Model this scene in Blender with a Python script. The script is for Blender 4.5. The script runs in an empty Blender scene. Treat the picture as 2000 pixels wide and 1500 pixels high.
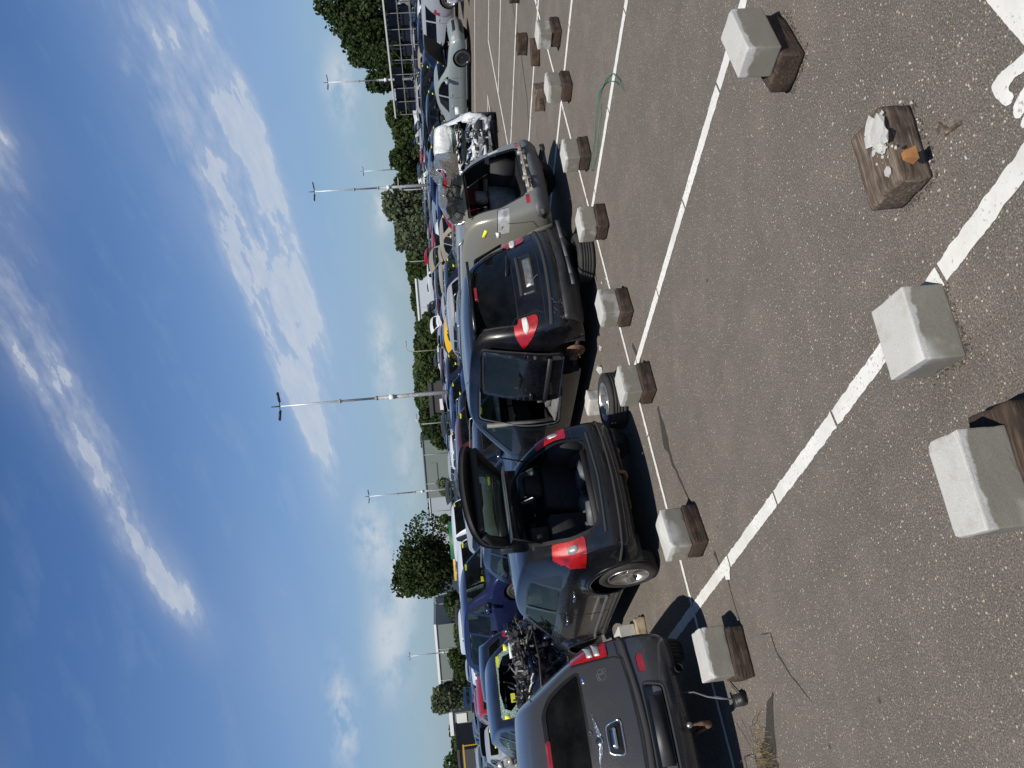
import bpy, bmesh, math, random
from mathutils import Vector, Matrix, noise
from mathutils.bvhtree import BVHTree
PI = math.pi
R = math.radians
random.seed(7)
S = bpy.context.scene
COL = S.collection
# ------------------------------------------------------------------ materials
MATS = {}
def nm(name):
    m = bpy.data.materials.new(name); m.use_nodes = True
    nt = m.node_tree; nt.nodes.clear()
    out = nt.nodes.new('ShaderNodeOutputMaterial')
    MATS[name] = m
    return m, nt, out
def N(nt, t, **k):
    n = nt.nodes.new(t)
    for a, b in k.items():
        if a == 'ins':
            for i, v in b.items():
                if hasattr(v, 'is_linked') or isinstance(v, bpy.types.NodeSocket): nt.links.new(v, n.inputs[i])
                else: n.inputs[i].default_value = v
        else: setattr(n, a, b)
    return n
def ramp(nt, fac, stops, interp='LINEAR'):
    r = nt.nodes.new('ShaderNodeValToRGB'); cr = r.color_ramp; cr.interpolation = interp
    while len(cr.elements) > 1: cr.elements.remove(cr.elements[-1])
    cr.elements[0].position = stops[0][0]; cr.elements[0].color = c4(stops[0][1])
    for p, c in stops[1:]:
        e = cr.elements.new(p); e.color = c4(c)
    nt.links.new(fac, r.inputs[0])
    return r.outputs[0]
def c4(c):
    if isinstance(c, (int, float)): return (c, c, c, 1)
    return tuple(c) + (1,) if len(c) == 3 else tuple(c)
def mixc(nt, a, b, f, mode='MIX'):
    n = nt.nodes.new('ShaderNodeMix'); n.data_type = 'RGBA'; n.blend_type = mode
    for i, v in ((0, f), (6, a), (7, b)):
        if isinstance(v, bpy.types.NodeSocket): nt.links.new(v, n.inputs[i])
        else: n.inputs[i].default_value = v if i == 0 else c4(v)
    return n.outputs[2]
def math_(nt, op, a, b=0.0, c=0.0, clamp=False):
    n = nt.nodes.new('ShaderNodeMath'); n.operation = op; n.use_clamp = clamp
    for i, v in ((0, a), (1, b), (2, c)):
        if isinstance(v, bpy.types.NodeSocket): nt.links.new(v, n.inputs[i])
        else: n.inputs[i].default_value = v
    return n.outputs[0]
def tex(nt, kind='noise', scale=5, detail=4, rough=.5, coord='Object', vec=None, **k):
    if vec is None:
        vec = nt.nodes.new('ShaderNodeTexCoord').outputs[coord]
    if kind == 'noise':
        n = nt.nodes.new('ShaderNodeTexNoise'); n.inputs['Detail'].default_value = detail; n.inputs['Roughness'].default_value = rough
    else:
        n = nt.nodes.new('ShaderNodeTexVoronoi')
        if 'feature' in k: n.feature = k['feature']
        if 'rand' in k: n.inputs['Randomness'].default_value = k['rand']
    n.inputs['Scale'].default_value = scale
    nt.links.new(vec, n.inputs['Vector'])
    return n
def bump(nt, h, strength=.3, dist=.01):
    b = nt.nodes.new('ShaderNodeBump'); b.inputs['Strength'].default_value = strength; b.inputs['Distance'].default_value = dist
    nt.links.new(h, b.inputs['Height']); return b.outputs[0]
def prin(nt, out, **k):
    p = nt.nodes.new('ShaderNodeBsdfPrincipled')
    names = dict(col='Base Color', metal='Metallic', rough='Roughness', coat='Coat Weight', coatr='Coat Roughness', normal='Normal', spec='Specular IOR Level', emit='Emission Color', es='Emission Strength', trans='Transmission Weight', alpha='Alpha', sheen='Sheen Weight')
    for a, v in k.items():
        i = p.inputs[names[a]]
        if isinstance(v, bpy.types.NodeSocket): nt.links.new(v, i)
        elif a in ('col', 'emit'): i.default_value = c4(v)
        else: i.default_value = v
    if out is not None: nt.links.new(p.outputs[0], out.inputs[0])
    return p
def simple(name, col, rough=.6, metal=0, vary=.25, scale=8, coat=0, bumpy=0, spec=.5):
    m, nt, out = nm(name)
    n = tex(nt, scale=scale, detail=5)
    lo = tuple(c*(1-vary) for c in col); hi = tuple(min(1, c*(1+vary)) for c in col)
    c = ramp(nt, n.outputs[0], [(.3, lo), (.7, hi)])
    k = dict(col=c, rough=rough, metal=metal, coat=coat, spec=spec)
    if bumpy:
        n2 = tex(nt, scale=scale*12, detail=3)
        k['normal'] = bump(nt, n2.outputs[0], bumpy, .004)
    prin(nt, out, **k)
    return m
def make_paint(name, metal=.2, rough=.26, dirt=.35, crumple=0.0):
    m, nt, out = nm(name)
    oi = nt.nodes.new('ShaderNodeObjectInfo')
    tc = nt.nodes.new('ShaderNodeTexCoord')
    n = tex(nt, scale=2.2, detail=8, rough=.65, vec=tc.outputs['Object'])
    n2 = tex(nt, scale=60, detail=2, vec=tc.outputs['Object'])
    sep = N(nt, 'ShaderNodeSeparateXYZ', ins={0: tc.outputs['Object']})
    low = math_(nt, 'MULTIPLY_ADD', sep.outputs[2], -1.1, .75, clamp=True)          # dust gathers low down
    d = ramp(nt, n.outputs[0], [(.42, 0.), (.72, 1.)])
    dd = math_(nt, 'MULTIPLY', d, dirt)
    dd = math_(nt, 'MAXIMUM', dd, math_(nt, 'MULTIPLY', math_(nt, 'MULTIPLY', low, n.outputs[0]), dirt*1.5), clamp=True)
    up = N(nt, 'ShaderNodeSeparateXYZ', ins={0: nt.nodes.new('ShaderNodeNewGeometry').outputs['Normal']})
    top = math_(nt, 'MULTIPLY', math_(nt, 'MULTIPLY', up.outputs[2], .10, clamp=True), n.outputs[0])
    dd = math_(nt, 'ADD', dd, top, clamp=True)
    dd = math_(nt, 'MULTIPLY', dd, .19)
    col = mixc(nt, oi.outputs['Color'], (.17, .155, .135), dd)
    rg = math_(nt, 'MULTIPLY_ADD', dd, .7, math_(nt, 'MULTIPLY_ADD', n2.outputs[0], .06, rough-.03))
    k = dict(col=col, metal=metal, rough=rg, coat=math_(nt, 'SUBTRACT', .62, dd, clamp=True), coatr=.04, spec=.3)
    if crumple:
        n3 = tex(nt, scale=4.5, detail=3, vec=tc.outputs['Object'])
        k['normal'] = bump(nt, n3.outputs[0], crumple, .12)
    else:
        n3 = tex(nt, scale=1.7, detail=1, vec=tc.outputs['Object'])
        k['normal'] = bump(nt, n3.outputs[0], .35, .02)
    p = prin(nt, None, **k)
    geo = nt.nodes.new('ShaderNodeNewGeometry')
    ins = prin(nt, None, col=(.025, .025, .027), rough=.9)
    mx = N(nt, 'ShaderNodeMixShader', ins={0: geo.outputs['Backfacing'], 1: p.outputs[0], 2: ins.outputs[0]})
    nt.links.new(mx.outputs[0], out.inputs[0])
    return m
PAINT = make_paint('car_paint')
PAINT_BARE = make_paint('dented_paint', metal=.3, rough=.36, dirt=.5, crumple=.5)
BAREM = make_paint('bare_buckled_metal', metal=.8, rough=.25, dirt=.3, crumple=.9)
def make_glass(name, tint, dens, refl=.9):
    m, nt, out = nm(name)
    lw = nt.nodes.new('ShaderNodeFresnel'); lw.inputs['IOR'].default_value = 1.55
    n = tex(nt, scale=3, detail=6, rough=.7)
    tr = N(nt, 'ShaderNodeBsdfTransparent'); tr.inputs[0].default_value = c4(tint)
    gl = N(nt, 'ShaderNodeBsdfGlossy'); gl.inputs['Roughness'].default_value = .03; gl.inputs[0].default_value = (.80, .86, .80, 1)
    df = N(nt, 'ShaderNodeBsdfDiffuse'); df.inputs[0].default_value = (.10, .105, .10, 1)
    dustf = math_(nt, 'MULTIPLY', ramp(nt, n.outputs[0], [(.35, .15), (.75, 1.)]), dens)
    a = N(nt, 'ShaderNodeMixShader', ins={0: dustf, 1: tr.outputs[0], 2: df.outputs[0]})
    f = math_(nt, 'MULTIPLY_ADD', lw.outputs[0], refl*.55, .02, clamp=True)
    b = N(nt, 'ShaderNodeMixShader', ins={0: f, 1: a.outputs[0], 2: gl.outputs[0]})
    nt.links.new(b.outputs[0], out.inputs[0])
    return m
GLASS = make_glass('window_glass', (.34, .43, .39), .07)
GLASS_DARK = make_glass('tinted_glass', (.07, .09, .10), .10)
GLASS_LAMP = make_glass('lamp_glass', (.85, .87, .9), .1, 1.)
def make_shatter():
    m, nt, out = nm('shattered_glass')
    v = tex(nt, 'vor', scale=28, feature='DISTANCE_TO_EDGE')
    e = ramp(nt, v.outputs['Distance'], [(0., 1.), (.12, .12)])
    tr = N(nt, 'ShaderNodeBsdfTransparent'); tr.inputs[0].default_value = (.45, .62, .58, 1)
    p = prin(nt, None, col=(.42, .58, .54), rough=.15, normal=bump(nt, v.outputs['Distance'], .8, .02))
    b = N(nt, 'ShaderNodeMixShader', ins={0: math_(nt, 'MULTIPLY_ADD', e, .6, .18), 1: tr.outputs[0], 2: p.outputs[0]})
    nt.links.new(b.outputs[0], out.inputs[0]); return m
SHATTER = make_shatter()
BLACK = simple('black_plastic', (.022, .022, .024), .5, vary=.3, bumpy=.1)
TRIM = simple('black_trim', (.012, .012, .013), .35)
GREYPL = simple('grey_plastic', (.085, .09, .10), .55, vary=.2)
SEAM = simple('seam_black', (.004, .004, .004), .9)
FABRIC = simple('seat_fabric', (.013, .013, .015), .95, vary=.4, scale=20, bumpy=.3)
FABRICG = simple('grey_seat_fabric', (.16, .16, .155), .9, vary=.3, scale=14, bumpy=.3)
INTER = simple('interior_plastic', (.009, .009, .010), .7)
INTERG = simple('grey_interior_plastic', (.15, .15, .145), .6)
RUBBER = simple('tyre_rubber', (.028, .027, .026), .8, vary=.35, scale=6, bumpy=.3)
ALLOY = simple('alloy_rim', (.55, .53, .50), .32, .85, vary=.18)
ALLOYD = simple('dark_alloy_rim', (.05, .052, .055), .35, .7)
CHROME = simple('chrome', (.75, .76, .78), .12, 1, vary=.08)
STEEL = simple('dull_steel', (.32, .31, .30), .42, .8, vary=.3)
RUST = simple('rusty_steel', (.17, .095, .06), .75, .3, vary=.5, scale=18, bumpy=.5)
GALV = simple('galvanised_steel', (.55, .57, .58), .5, .35, vary=.12, scale=3)
POLEG = simple('old_galvanised_steel', (.30, .31, .31), .65, .2, vary=.35, scale=9)
ALU = simple('dirty_aluminium', (.42, .41, .39), .38, .8, vary=.35, scale=15, bumpy=.3)
WHITEP = simple('white_sticker', (.75, .77, .78), .6, vary=.04)
YELLOWP = simple('yellow_sticker', (.82, .78, .04), .6, vary=.05)
BLUEP = simple('blue_plastic', (.05, .12, .55), .4)
ORANGE = simple('orange_lens', (.8, .22, .02), .25, coat=1)
GREENW = simple('green_cable', (.03, .17, .11), .6)
def make_lens(name, col, cell=150):
    m, nt, out = nm(name)
    v = tex(nt, 'vor', scale=cell, rand=.25)
    n = tex(nt, scale=9, detail=2)
    dark = tuple(c*.25 for c in col); hi = tuple(min(1, c*1.5+.03) for c in col)
    c = ramp(nt, v.outputs['Distance'], [(.1, hi), (.4, col), (.8, tuple(x*.55 for x in col))])
    c = mixc(nt, c, dark, ramp(nt, n.outputs[0], [(.45, 0.), (.7, .7)]))
    prin(nt, out, col=c, rough=.28, coat=1, coatr=.03, metal=.15, normal=bump(nt, v.outputs['Distance'], .3, .004)); return m
REDLENS = make_lens('red_lens', (.44, .008, .010))
REDFLAT = simple('dark_red_lens', (.22, .01, .014), .2, coat=1)
CLEARL = make_lens('clear_lens', (.50, .51, .50), 120)
WHITEL = simple('milky_lens', (.62, .62, .58), .25, coat=1)
def make_asphalt():
    m, nt, out = nm('asphalt')
    tc = nt.nodes.new('ShaderNodeTexCoord').outputs['Object']
    big = tex(nt, scale=.35, detail=6, rough=.6, vec=tc)
    mid = tex(nt, scale=2.3, detail=5, rough=.6, vec=tc)
    fine = tex(nt, scale=110, detail=3, rough=.7, vec=tc)
    base = ramp(nt, fine.outputs[0], [(.33, (.050, .0445, .041)), (.46, (.115, .101, .089)), (.56, (.152, .135, .119)), (.7, (.25, .215, .175))])
    base = mixc(nt, base, mixc(nt, base, (.91, .91, .92), 1, 'MULTIPLY'), ramp(nt, big.outputs[0], [(.35, 0.), (.62, 1.)]))
    base = mixc(nt, base, mixc(nt, base, (1.22, 1.2, 1.18), 1, 'MULTIPLY'), ramp(nt, mid.outputs[0], [(.45, 0.), (.7, 1.)]))
    # pale and brown stones pressed into the surface
    for sc, thr, cmap in ((130, .24, [(0, (.34, .29, .21)), (.35, (.38, .34, .27)), (.6, (.25, .19, .13)), (.8, (.06, .058, .06)), (.97, (.36, .15, .07))]), (62, .20, [(0, (.50, .44, .31)), (.4, (.42, .40, .34)), (.75, (.22, .2, .18)), (1, (.08, .08, .085))])):
        v = tex(nt, 'vor', scale=sc, vec=tc)
        sep = N(nt, 'ShaderNodeSeparateColor', ins={0: v.outputs['Color']})
        stone = ramp(nt, sep.outputs[1], cmap, 'CONSTANT')
        sel = math_(nt, 'GREATER_THAN', sep.outputs[0], .55 if sc == 130 else .80)
        rad = math_(nt, 'LESS_THAN', v.outputs['Distance'], math_(nt, 'MULTIPLY_ADD', sep.outputs[2], thr*1.2, thr*.55))
        base = mixc(nt, base, stone, math_(nt, 'MULTIPLY', math_(nt, 'MULTIPLY', sel, rad), .9))
    # scuffs and tyre marks run along the bays
    mp = N(nt, 'ShaderNodeMapping', ins={0: tc}); mp.inputs['Scale'].default_value = (1, .12, 1); mp.inputs['Rotation'].default_value = (0, 0, .35)
    tm = tex(nt, scale=1.6, detail=5, rough=.6, vec=mp.outputs[0])
    base = mixc(nt, base, mixc(nt, base, (.90, .90, .90), 1, 'MULTIPLY'), ramp(nt, tm.outputs[0], [(.56, 0.), (.66, 1.)]))
    dr = tex(nt, 'vor', scale=2.1, vec=tc)
    base = mixc(nt, base, (.030, .028, .027), ramp(nt, dr.outputs['Distance'], [(.02, .75), (.055, 0.)]))
    # oil spots
    o = tex(nt, scale=.8, detail=3, rough=.5, vec=tc)
    base = mixc(nt, base, (.03, .028, .027), ramp(nt, o.outputs[0], [(.70, 0.), (.76, .6)]))
    v3 = tex(nt, 'vor', scale=90, vec=tc)
    h = math_(nt, 'ADD', fine.outputs[0], math_(nt, 'MULTIPLY', v3.outputs['Distance'], -.6))
    prin(nt, out, col=base, rough=.88, spec=.3, normal=bump(nt, h, .55, .006)); return m
ASPHALT = make_asphalt()
def make_line():
    m, nt, out = nm('road_paint')
    tc = nt.nodes.new('ShaderNodeTexCoord').outputs['Object']
    n = tex(nt, scale=45, detail=4, rough=.7, vec=tc)
    b = tex(nt, scale=3, detail=4, vec=tc)
    c = ramp(nt, b.outputs[0], [(.3, (.56, .55, .52)), (.7, (.74, .74, .72))])
    c = mixc(nt, c, (.30, .29, .27), ramp(nt, math_(nt, 'ADD', n.outputs[0], math_(nt, 'MULTIPLY', b.outputs[0], .35)), [(.76, 0.), (.84, .85)]))
    prin(nt, out, col=c, rough=.7, normal=bump(nt, n.outputs[0], .5, .004)); return m
LINE = make_line()
def make_concrete(name='concrete_block', wet=True):
    m, nt, out = nm(name)
    tc = nt.nodes.new('ShaderNodeTexCoord'); ob = tc.outputs['Object']
    fine = tex(nt, scale=160, detail=3, rough=.7, vec=ob)
    mid = tex(nt, scale=9, detail=5, vec=ob)
    c = ramp(nt, fine.outputs[0], [(.3, (.34, .335, .31)), (.6, (.47, .465, .44)), (.8, (.60, .59, .56))])
    c = mixc(nt, c, (.56, .56, .54), math_(nt, 'MULTIPLY', mid.outputs[0], .5))
    if wet:
        # the lower face still damp: darker below a ragged line
        sep = N(nt, 'ShaderNodeSeparateXYZ', ins={0: ob})
        geo = N(nt, 'ShaderNodeSeparateXYZ', ins={0: tc.outputs['Normal']})
        side = math_(nt, 'LESS_THAN', geo.outputs[2], .5)
        e2 = tex(nt, scale=8, detail=6, rough=.62, vec=ob)
        hh = math_(nt, 'ADD', sep.outputs[2], math_(nt, 'MULTIPLY', e2.outputs[0], .10))
        # corners dry first
        ax = math_(nt, 'MULTIPLY', math_(nt, 'ABSOLUTE', sep.outputs[0]), math_(nt, 'ABSOLUTE', sep.outputs[0]))
        hh = math_(nt, 'ADD', hh, math_(nt, 'MULTIPLY', ax, .45))
        w = ramp(nt, hh, [(.216, 1.), (.226, 0.)])
        c = mixc(nt, c, mixc(nt, c, (.43, .405, .35), 1, 'MULTIPLY'), math_(nt, 'MULTIPLY', w, side))
    oi = nt.nodes.new('ShaderNodeObjectInfo')
    mv = N(nt, 'ShaderNodeVectorMath', operation='ADD', ins={0: ob, 1: oi.outputs['Location']}).outputs[0]
    s1 = tex(nt, scale=6, detail=7, rough=.7, vec=mv); s2 = tex(nt, scale=3, detail=3, vec=mv)
    c = mixc(nt, c, (.30, .27, .21), ramp(nt, s1.outputs[0], [(.52, 0.), (.70, .55)]))
    c = mixc(nt, c, (.70, .70, .68), ramp(nt, s2.outputs[0], [(.56, 0.), (.70, .45)]))
    zz = N(nt, 'ShaderNodeSeparateXYZ', ins={0: ob}).outputs[2]
    c = mixc(nt, c, (.20, .175, .14), ramp(nt, math_(nt, 'ADD', zz, math_(nt, 'MULTIPLY', s1.outputs[0], .03)), [(.012, .5), (.035, 0.)]))
    v = tex(nt, 'vor', scale=55, vec=ob)
    pit = ramp(nt, v.outputs['Distance'], [(.07, 1.), (.17, 0.)])
    c = mixc(nt, c, (.16, .155, .14), math_(nt, 'MULTIPLY', pit, .5))
    prin(nt, out, col=c, rough=.9, normal=bump(nt, fine.outputs[0], .4, .003)); return m
CONC = make_concrete(); CONCD = make_concrete('dry_concrete', False)
def make_wood(name, c1, c2, c3):
    m, nt, out = nm(name)
    tc = nt.nodes.new('ShaderNodeTexCoord').outputs['Object']
    mp = N(nt, 'ShaderNodeMapping', ins={0: tc}); mp.inputs['Scale'].default_value = (1.2, 14, 14)
    n = tex(nt, scale=4, detail=8, rough=.7, vec=mp.outputs[0])
    n2 = tex(nt, scale=7, detail=4, vec=tc)
    c = ramp(nt, n.outputs[0], [(.3, c1), (.5, c2), (.72, c3)])
    c = mixc(nt, c, (.018, .014, .011), ramp(nt, n2.outputs[0], [(.48, 0.), (.68, .75)]))
    prin(nt, out, col=c, rough=.85, spec=.3, normal=bump(nt, n.outputs[0], .9, .012)); return m
WOOD = make_wood('old_timber', (.020, .014, .011), (.062, .042, .030), (.13, .09, .065))
WOODG = make_wood('weathered_timber', (.05, .035, .024), (.13, .095, .07), (.30, .26, .22))
WOODO = simple('split_orange_wood', (.34, .15, .05), .8, vary=.3)
WOODL = simple('pale_timber', (.30, .24, .16), .85, vary=.3, scale=12, bumpy=.4)
def make_leaf(name, dark, lite):
    m, nt, out = nm(name)
    tc = nt.nodes.new('ShaderNodeTexCoord').outputs['Object']
    n = tex(nt, scale=.45, detail=5, rough=.65, vec=tc); n2 = tex(nt, scale=3.5, detail=3, vec=tc)
    f = math_(nt, 'MULTIPLY_ADD', n2.outputs[0], .5, math_(nt, 'MULTIPLY', n.outputs[0], .5))
    c = ramp(nt, f, [(.38, dark), (.62, lite)])
    p = prin(nt, None, col=c, rough=.7, spec=.25)
    t = N(nt, 'ShaderNodeBsdfTranslucent', ins={0: c})
    mx = N(nt, 'ShaderNodeMixShader', ins={0: .38, 1: p.outputs[0], 2: t.outputs[0]}); nt.links.new(mx.outputs[0], out.inputs[0]); return m
LEAFD = make_leaf('dark_leaves', (.012, .024, .008), (.055, .085, .022))
LEAFM = make_leaf('green_leaves', (.020, .038, .010), (.085, .12, .035))
LEAFG = make_leaf('grey_green_leaves', (.05, .07, .035), (.15, .18, .10))
BARK = simple('bark', (.06, .048, .036), .9, vary=.4, bumpy=.6)
GRASSM = simple('dry_grass', (.22, .16, .06), .8, vary=.5, scale=30)
def make_cladding(name, col, scale=6, axis=0):
    m, nt, out = nm(name)
    tc = nt.nodes.new('ShaderNodeTexCoord').outputs['Object']
    w = nt.nodes.new('ShaderNodeTexWave'); w.bands_direction = 'X' if axis == 0 else 'Z'; w.inputs['Scale'].default_value = scale
    nt.links.new(tc, w.inputs[0])
    n = tex(nt, scale=.15, detail=3, vec=tc)
    c = mixc(nt, tuple(x*.9 for x in col), tuple(min(1, x*1.1) for x in col), n.outputs[0])
    c = mixc(nt, c, mixc(nt, c, (.8, .8, .8), 1, 'MULTIPLY'), math_(nt, 'MULTIPLY', w.outputs[0], .5))
    prin(nt, out, col=c, rough=.6); return m
CLADG = make_cladding('grey_green_cladding', (.17, .20, .18))
CLADL = make_cladding('light_grey_cladding', (.36, .40, .43))
CLADW = make_cladding('white_cladding', (.52, .56, .60))
ROOFD = simple('dark_roof', (.05, .048, .05), .8)
WHITEW = simple('white_render', (.7, .7, .68), .7, vary=.08)
REDW = simple('red_wall', (.30, .02, .03), .6)
YELLOWM = simple('yellow_metal', (.50, .30, .03), .5, vary=.1)
GREENM = simple('green_canopy', (.015, .11, .045), .5, vary=.1)
BLUECR = simple('blue_crate', (.012, .015, .028), .7, vary=.9, scale=1.3)

# ------------------------------------------------------------------ object helpers
def mesh_obj(name, bm, mats, parent=None, smooth=True, loc=None, free=True):
    me = bpy.data.meshes.new(name); bm.to_mesh(me)
    if free: bm.free()
    if not isinstance(mats, (list, tuple)): mats = [mats]
    for m in mats: me.materials.append(m)
    if smooth: me.polygons.foreach_set('use_smooth', [True]*len(me.polygons))
    o = bpy.data.objects.new(name, me); COL.objects.link(o)
    if parent: o.parent = parent
    if loc is not None: o.location = loc
    return o
def empty(name, loc=(0, 0, 0), rz=0, parent=None):
    o = bpy.data.objects.new(name, None); COL.objects.link(o); o.location = loc; o.rotation_euler = (0, 0, rz)
    o.empty_display_size = .2
    if parent: o.parent = parent
    return o
def tag(o, label=None, cat=None, group=None, kind=None):
    if label: o['label'] = label
    if cat: o['category'] = cat
    if group: o['group'] = group
    if kind: o['kind'] = kind
    return o
KIDS = {}
def copy_tree(o, parent=None, color=None):
    c = o.copy(); COL.objects.link(c); c.parent = parent
    if color is not None: c.color = color
    for ch in [k for k in o.children]: copy_tree(ch, c, color)
    return c
def remove_tree(o):
    for ch in list(o.children): remove_tree(ch)
    bpy.data.objects.remove(o)
def paint_tree(o, col):
    o.color = tuple(col)+(1,)
    for ch in o.children: paint_tree(ch, col)
def box(bm, lo, hi, mi=0, M=None, taper=1.0):
    vs = []
    cx, cy = (lo[0]+hi[0])/2, (lo[1]+hi[1])/2
    for z in (0, 1):
        t = taper if z else 1
        for (x, y) in ((lo[0], lo[1]), (hi[0], lo[1]), (hi[0], hi[1]), (lo[0], hi[1])):
            p = Vector((cx+(x-cx)*t, cy+(y-cy)*t, hi[2] if z else lo[2]))
            if M: p = M @ p
            vs.append(bm.verts.new(p))
    fs = []
    for q in ((3, 2, 1, 0), (4, 5, 6, 7), (0, 1, 5, 4), (1, 2, 6, 5), (2, 3, 7, 6), (3, 0, 4, 7)):
        f = bm.faces.new([vs[i] for i in q]); f.material_index = mi; fs.append(f)
    return vs, fs
def tube(bm, pts, r, n=8, mi=0, cap=True):
    pts = [Vector(p) for p in pts]; rings = []
    rs = r if isinstance(r, (list, tuple)) else [r]*len(pts)
    up = Vector((0, 0, 1))
    for i, p in enumerate(pts):
        d = (pts[min(i+1, len(pts)-1)] - pts[max(i-1, 0)])
        if d.length < 1e-9: d = Vector((0, 0, 1))
        d.normalize()
        a = d.cross(up)
        if a.length < .05: a = d.cross(Vector((1, 0, 0)))
        a.normalize(); b = d.cross(a)
        rings.append([bm.verts.new(p + a*math.cos(2*PI*k/n)*rs[i] + b*math.sin(2*PI*k/n)*rs[i]) for k in range(n)])
    for i in range(len(rings)-1):
        for k in range(n):
            f = bm.faces.new((rings[i][k], rings[i][(k+1) % n], rings[i+1][(k+1) % n], rings[i+1][k])); f.material_index = mi
    if cap:
        for rg in (rings[0][::-1], rings[-1]):
            f = bm.faces.new(rg); f.material_index = mi
    return rings
def lathe(bm, prof, n=24, axis='x', mi=0, origin=(0, 0, 0), a0=0, a1=2*PI):
    """prof: list of (along, radius); revolved about an axis through origin"""
    o = Vector(origin); rings = []
    full = abs(a1-a0-2*PI) < 1e-6
    m = n if full else n+1
    for (a, r) in prof:
        ring = []
        for k in range(m):
            t = a0+(a1-a0)*k/n; c, s = math.cos(t)*r, math.sin(t)*r
            v = Vector((a, c, s)) if axis == 'x' else (Vector((c, a, s)) if axis == 'y' else Vector((c, s, a)))
            ring.append(bm.verts.new(o+v))
        rings.append(ring)
    for i in range(len(rings)-1):
        for k in range(n if full else m-1):
            k2 = (k+1) % m
            try:
                f = bm.faces.new((rings[i][k], rings[i][k2], rings[i+1][k2], rings[i+1][k])); f.material_index = mi
            except ValueError: pass
    return rings
def fix(bm):
    bmesh.ops.recalc_face_normals(bm, faces=bm.faces); return bm
def rpoly(pts, r=.04, n=3):
    out = []; m = len(pts)
    for i in range(m):
        p0, p, p1 = Vector(pts[i-1]), Vector(pts[i]), Vector(pts[(i+1) % m])
        a = (p0-p); b = (p1-p); rr = min(r, a.length*.45, b.length*.45)
        a = p+a.normalized()*rr; b = p+b.normalized()*rr
        for k in range(n+1):
            t = k/n; out.append(tuple((1-t)**2*a + 2*t*(1-t)*p + t*t*b))
    return out
def ccw(poly):
    s = sum(poly[i-1][0]*poly[i][1]-poly[i][0]*poly[i-1][1] for i in range(len(poly)))
    return poly if s > 0 else poly[::-1]
def inside(poly, p, eps=1e-5):
    for i in range(len(poly)):
        a, b = poly[i-1], poly[i]
        if (b[0]-a[0])*(p[1]-a[1])-(b[1]-a[1])*(p[0]-a[0]) < -eps: return False
    return True
def shrink(poly, d):
    cx = sum(p[0] for p in poly)/len(poly); cy = sum(p[1] for p in poly)/len(poly)
    out = []
    poly = ccw(poly); m = len(poly)
    for i in range(m):
        a, p, b = Vector(poly[i-1]), Vector(poly[i]), Vector(poly[(i+1) % m])
        e1 = (p-a).normalized(); e2 = (b-p).normalized()
        n_ = Vector((-(e1.y+e2.y), e1.x+e2.x))
        if n_.length < 1e-6: n_ = Vector((-e1.y, e1.x))
        n_.normalize(); out.append(tuple(p+n_*d))
    return out
AX = {'side': (1, 2), 'end': (0, 2), 'top': (0, 1)}
def cookie(bm, poly, view, filt):
    """cut the outline of a convex polygon (seen along one axis) into the mesh; returns the faces inside it"""
    poly = ccw(poly); a, b = AX[view]
    lo = (min(p[0] for p in poly), min(p[1] for p in poly)); hi = (max(p[0] for p in poly), max(p[1] for p in poly))
    def over(f):
        u = [v.co[a] for v in f.verts]; w = [v.co[b] for v in f.verts]
        return not (max(u) < lo[0] or min(u) > hi[0] or max(w) < lo[1] or min(w) > hi[1])
    fs = [f for f in bm.faces if over(f) and filt(f)]
    for i in range(len(poly)):
        p, q = poly[i-1], poly[i]
        d = (q[0]-p[0], q[1]-p[1])
        if math.hypot(*d) < 1e-5: continue
        co = [0, 0, 0]; no = [0, 0, 0]
        co[a], co[b] = p; no[a], no[b] = -d[1], d[0]
        es = list({e for f in fs for e in f.edges}); vs = list({v for f in fs for v in f.verts})
        r = bmesh.ops.bisect_plane(bm, geom=vs+es+fs, dist=1e-5, plane_co=co, plane_no=no)
        keep = set(f for f in fs if f.is_valid)
        for g in r['geom']:
            if isinstance(g, bmesh.types.BMFace): keep.add(g)
        fs = [f for f in keep if over(f)]
    res = []
    for f in fs:
        c = f.calc_center_median()
        if inside(poly, (c[a], c[b])): res.append(f)
    return res
def extract(bm, faces):
    """move faces to a new bmesh"""
    nb = bmesh.new(); vm = {}
    for f in faces:
        vs = []
        for v in f.verts:
            if v not in vm: vm[v] = nb.verts.new(v.co)
            vs.append(vm[v])
        try: nf = nb.faces.new(vs); nf.material_index = f.material_index
        except ValueError: pass
    bmesh.ops.delete(bm, geom=faces, context='FACES')
    return nb
def offset(bm, d):
    bm.normal_update()
    ns = {v: v.normal.copy() for v in bm.verts}
    for v, n in ns.items(): v.co += n*d
def thicken(bm, t, mi_in=None):
    """give a sheet a thickness inwards, with a rim"""
    bm.normal_update()
    fs = list(bm.faces)
    dup = bmesh.ops.duplicate(bm, geom=fs)
    nf = [g for g in dup['geom'] if isinstance(g, bmesh.types.BMFace)]
    vmap = dup['vert_map']
    ns = {}
    for f in fs:
        for v in f.verts: ns[v] = v.normal.copy()
    for v, n in ns.items(): vmap[v].co = v.co - n*t
    for f in nf:
        f.normal_flip()
        if mi_in is not None: f.material_index = mi_in
    for e in list({e for f in fs for e in f.edges}):
        if sum(1 for f in e.link_faces if f in set(e.link_faces)) == 1:
            a, b = e.verts
            try:
                f = bm.faces.new((a, b, vmap[b], vmap[a]))
                if mi_in is not None: f.material_index = mi_in
            except (ValueError, KeyError): pass
    return bm
def bvh_of(bm):
    return BVHTree.FromBMesh(bm)
DIRS = {'left': Vector((1, 0, 0)), 'right': Vector((-1, 0, 0)), 'rear': Vector((0, 1, 0)), 'front': Vector((0, -1, 0)), 'top': Vector((0, 0, -1))}
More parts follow.
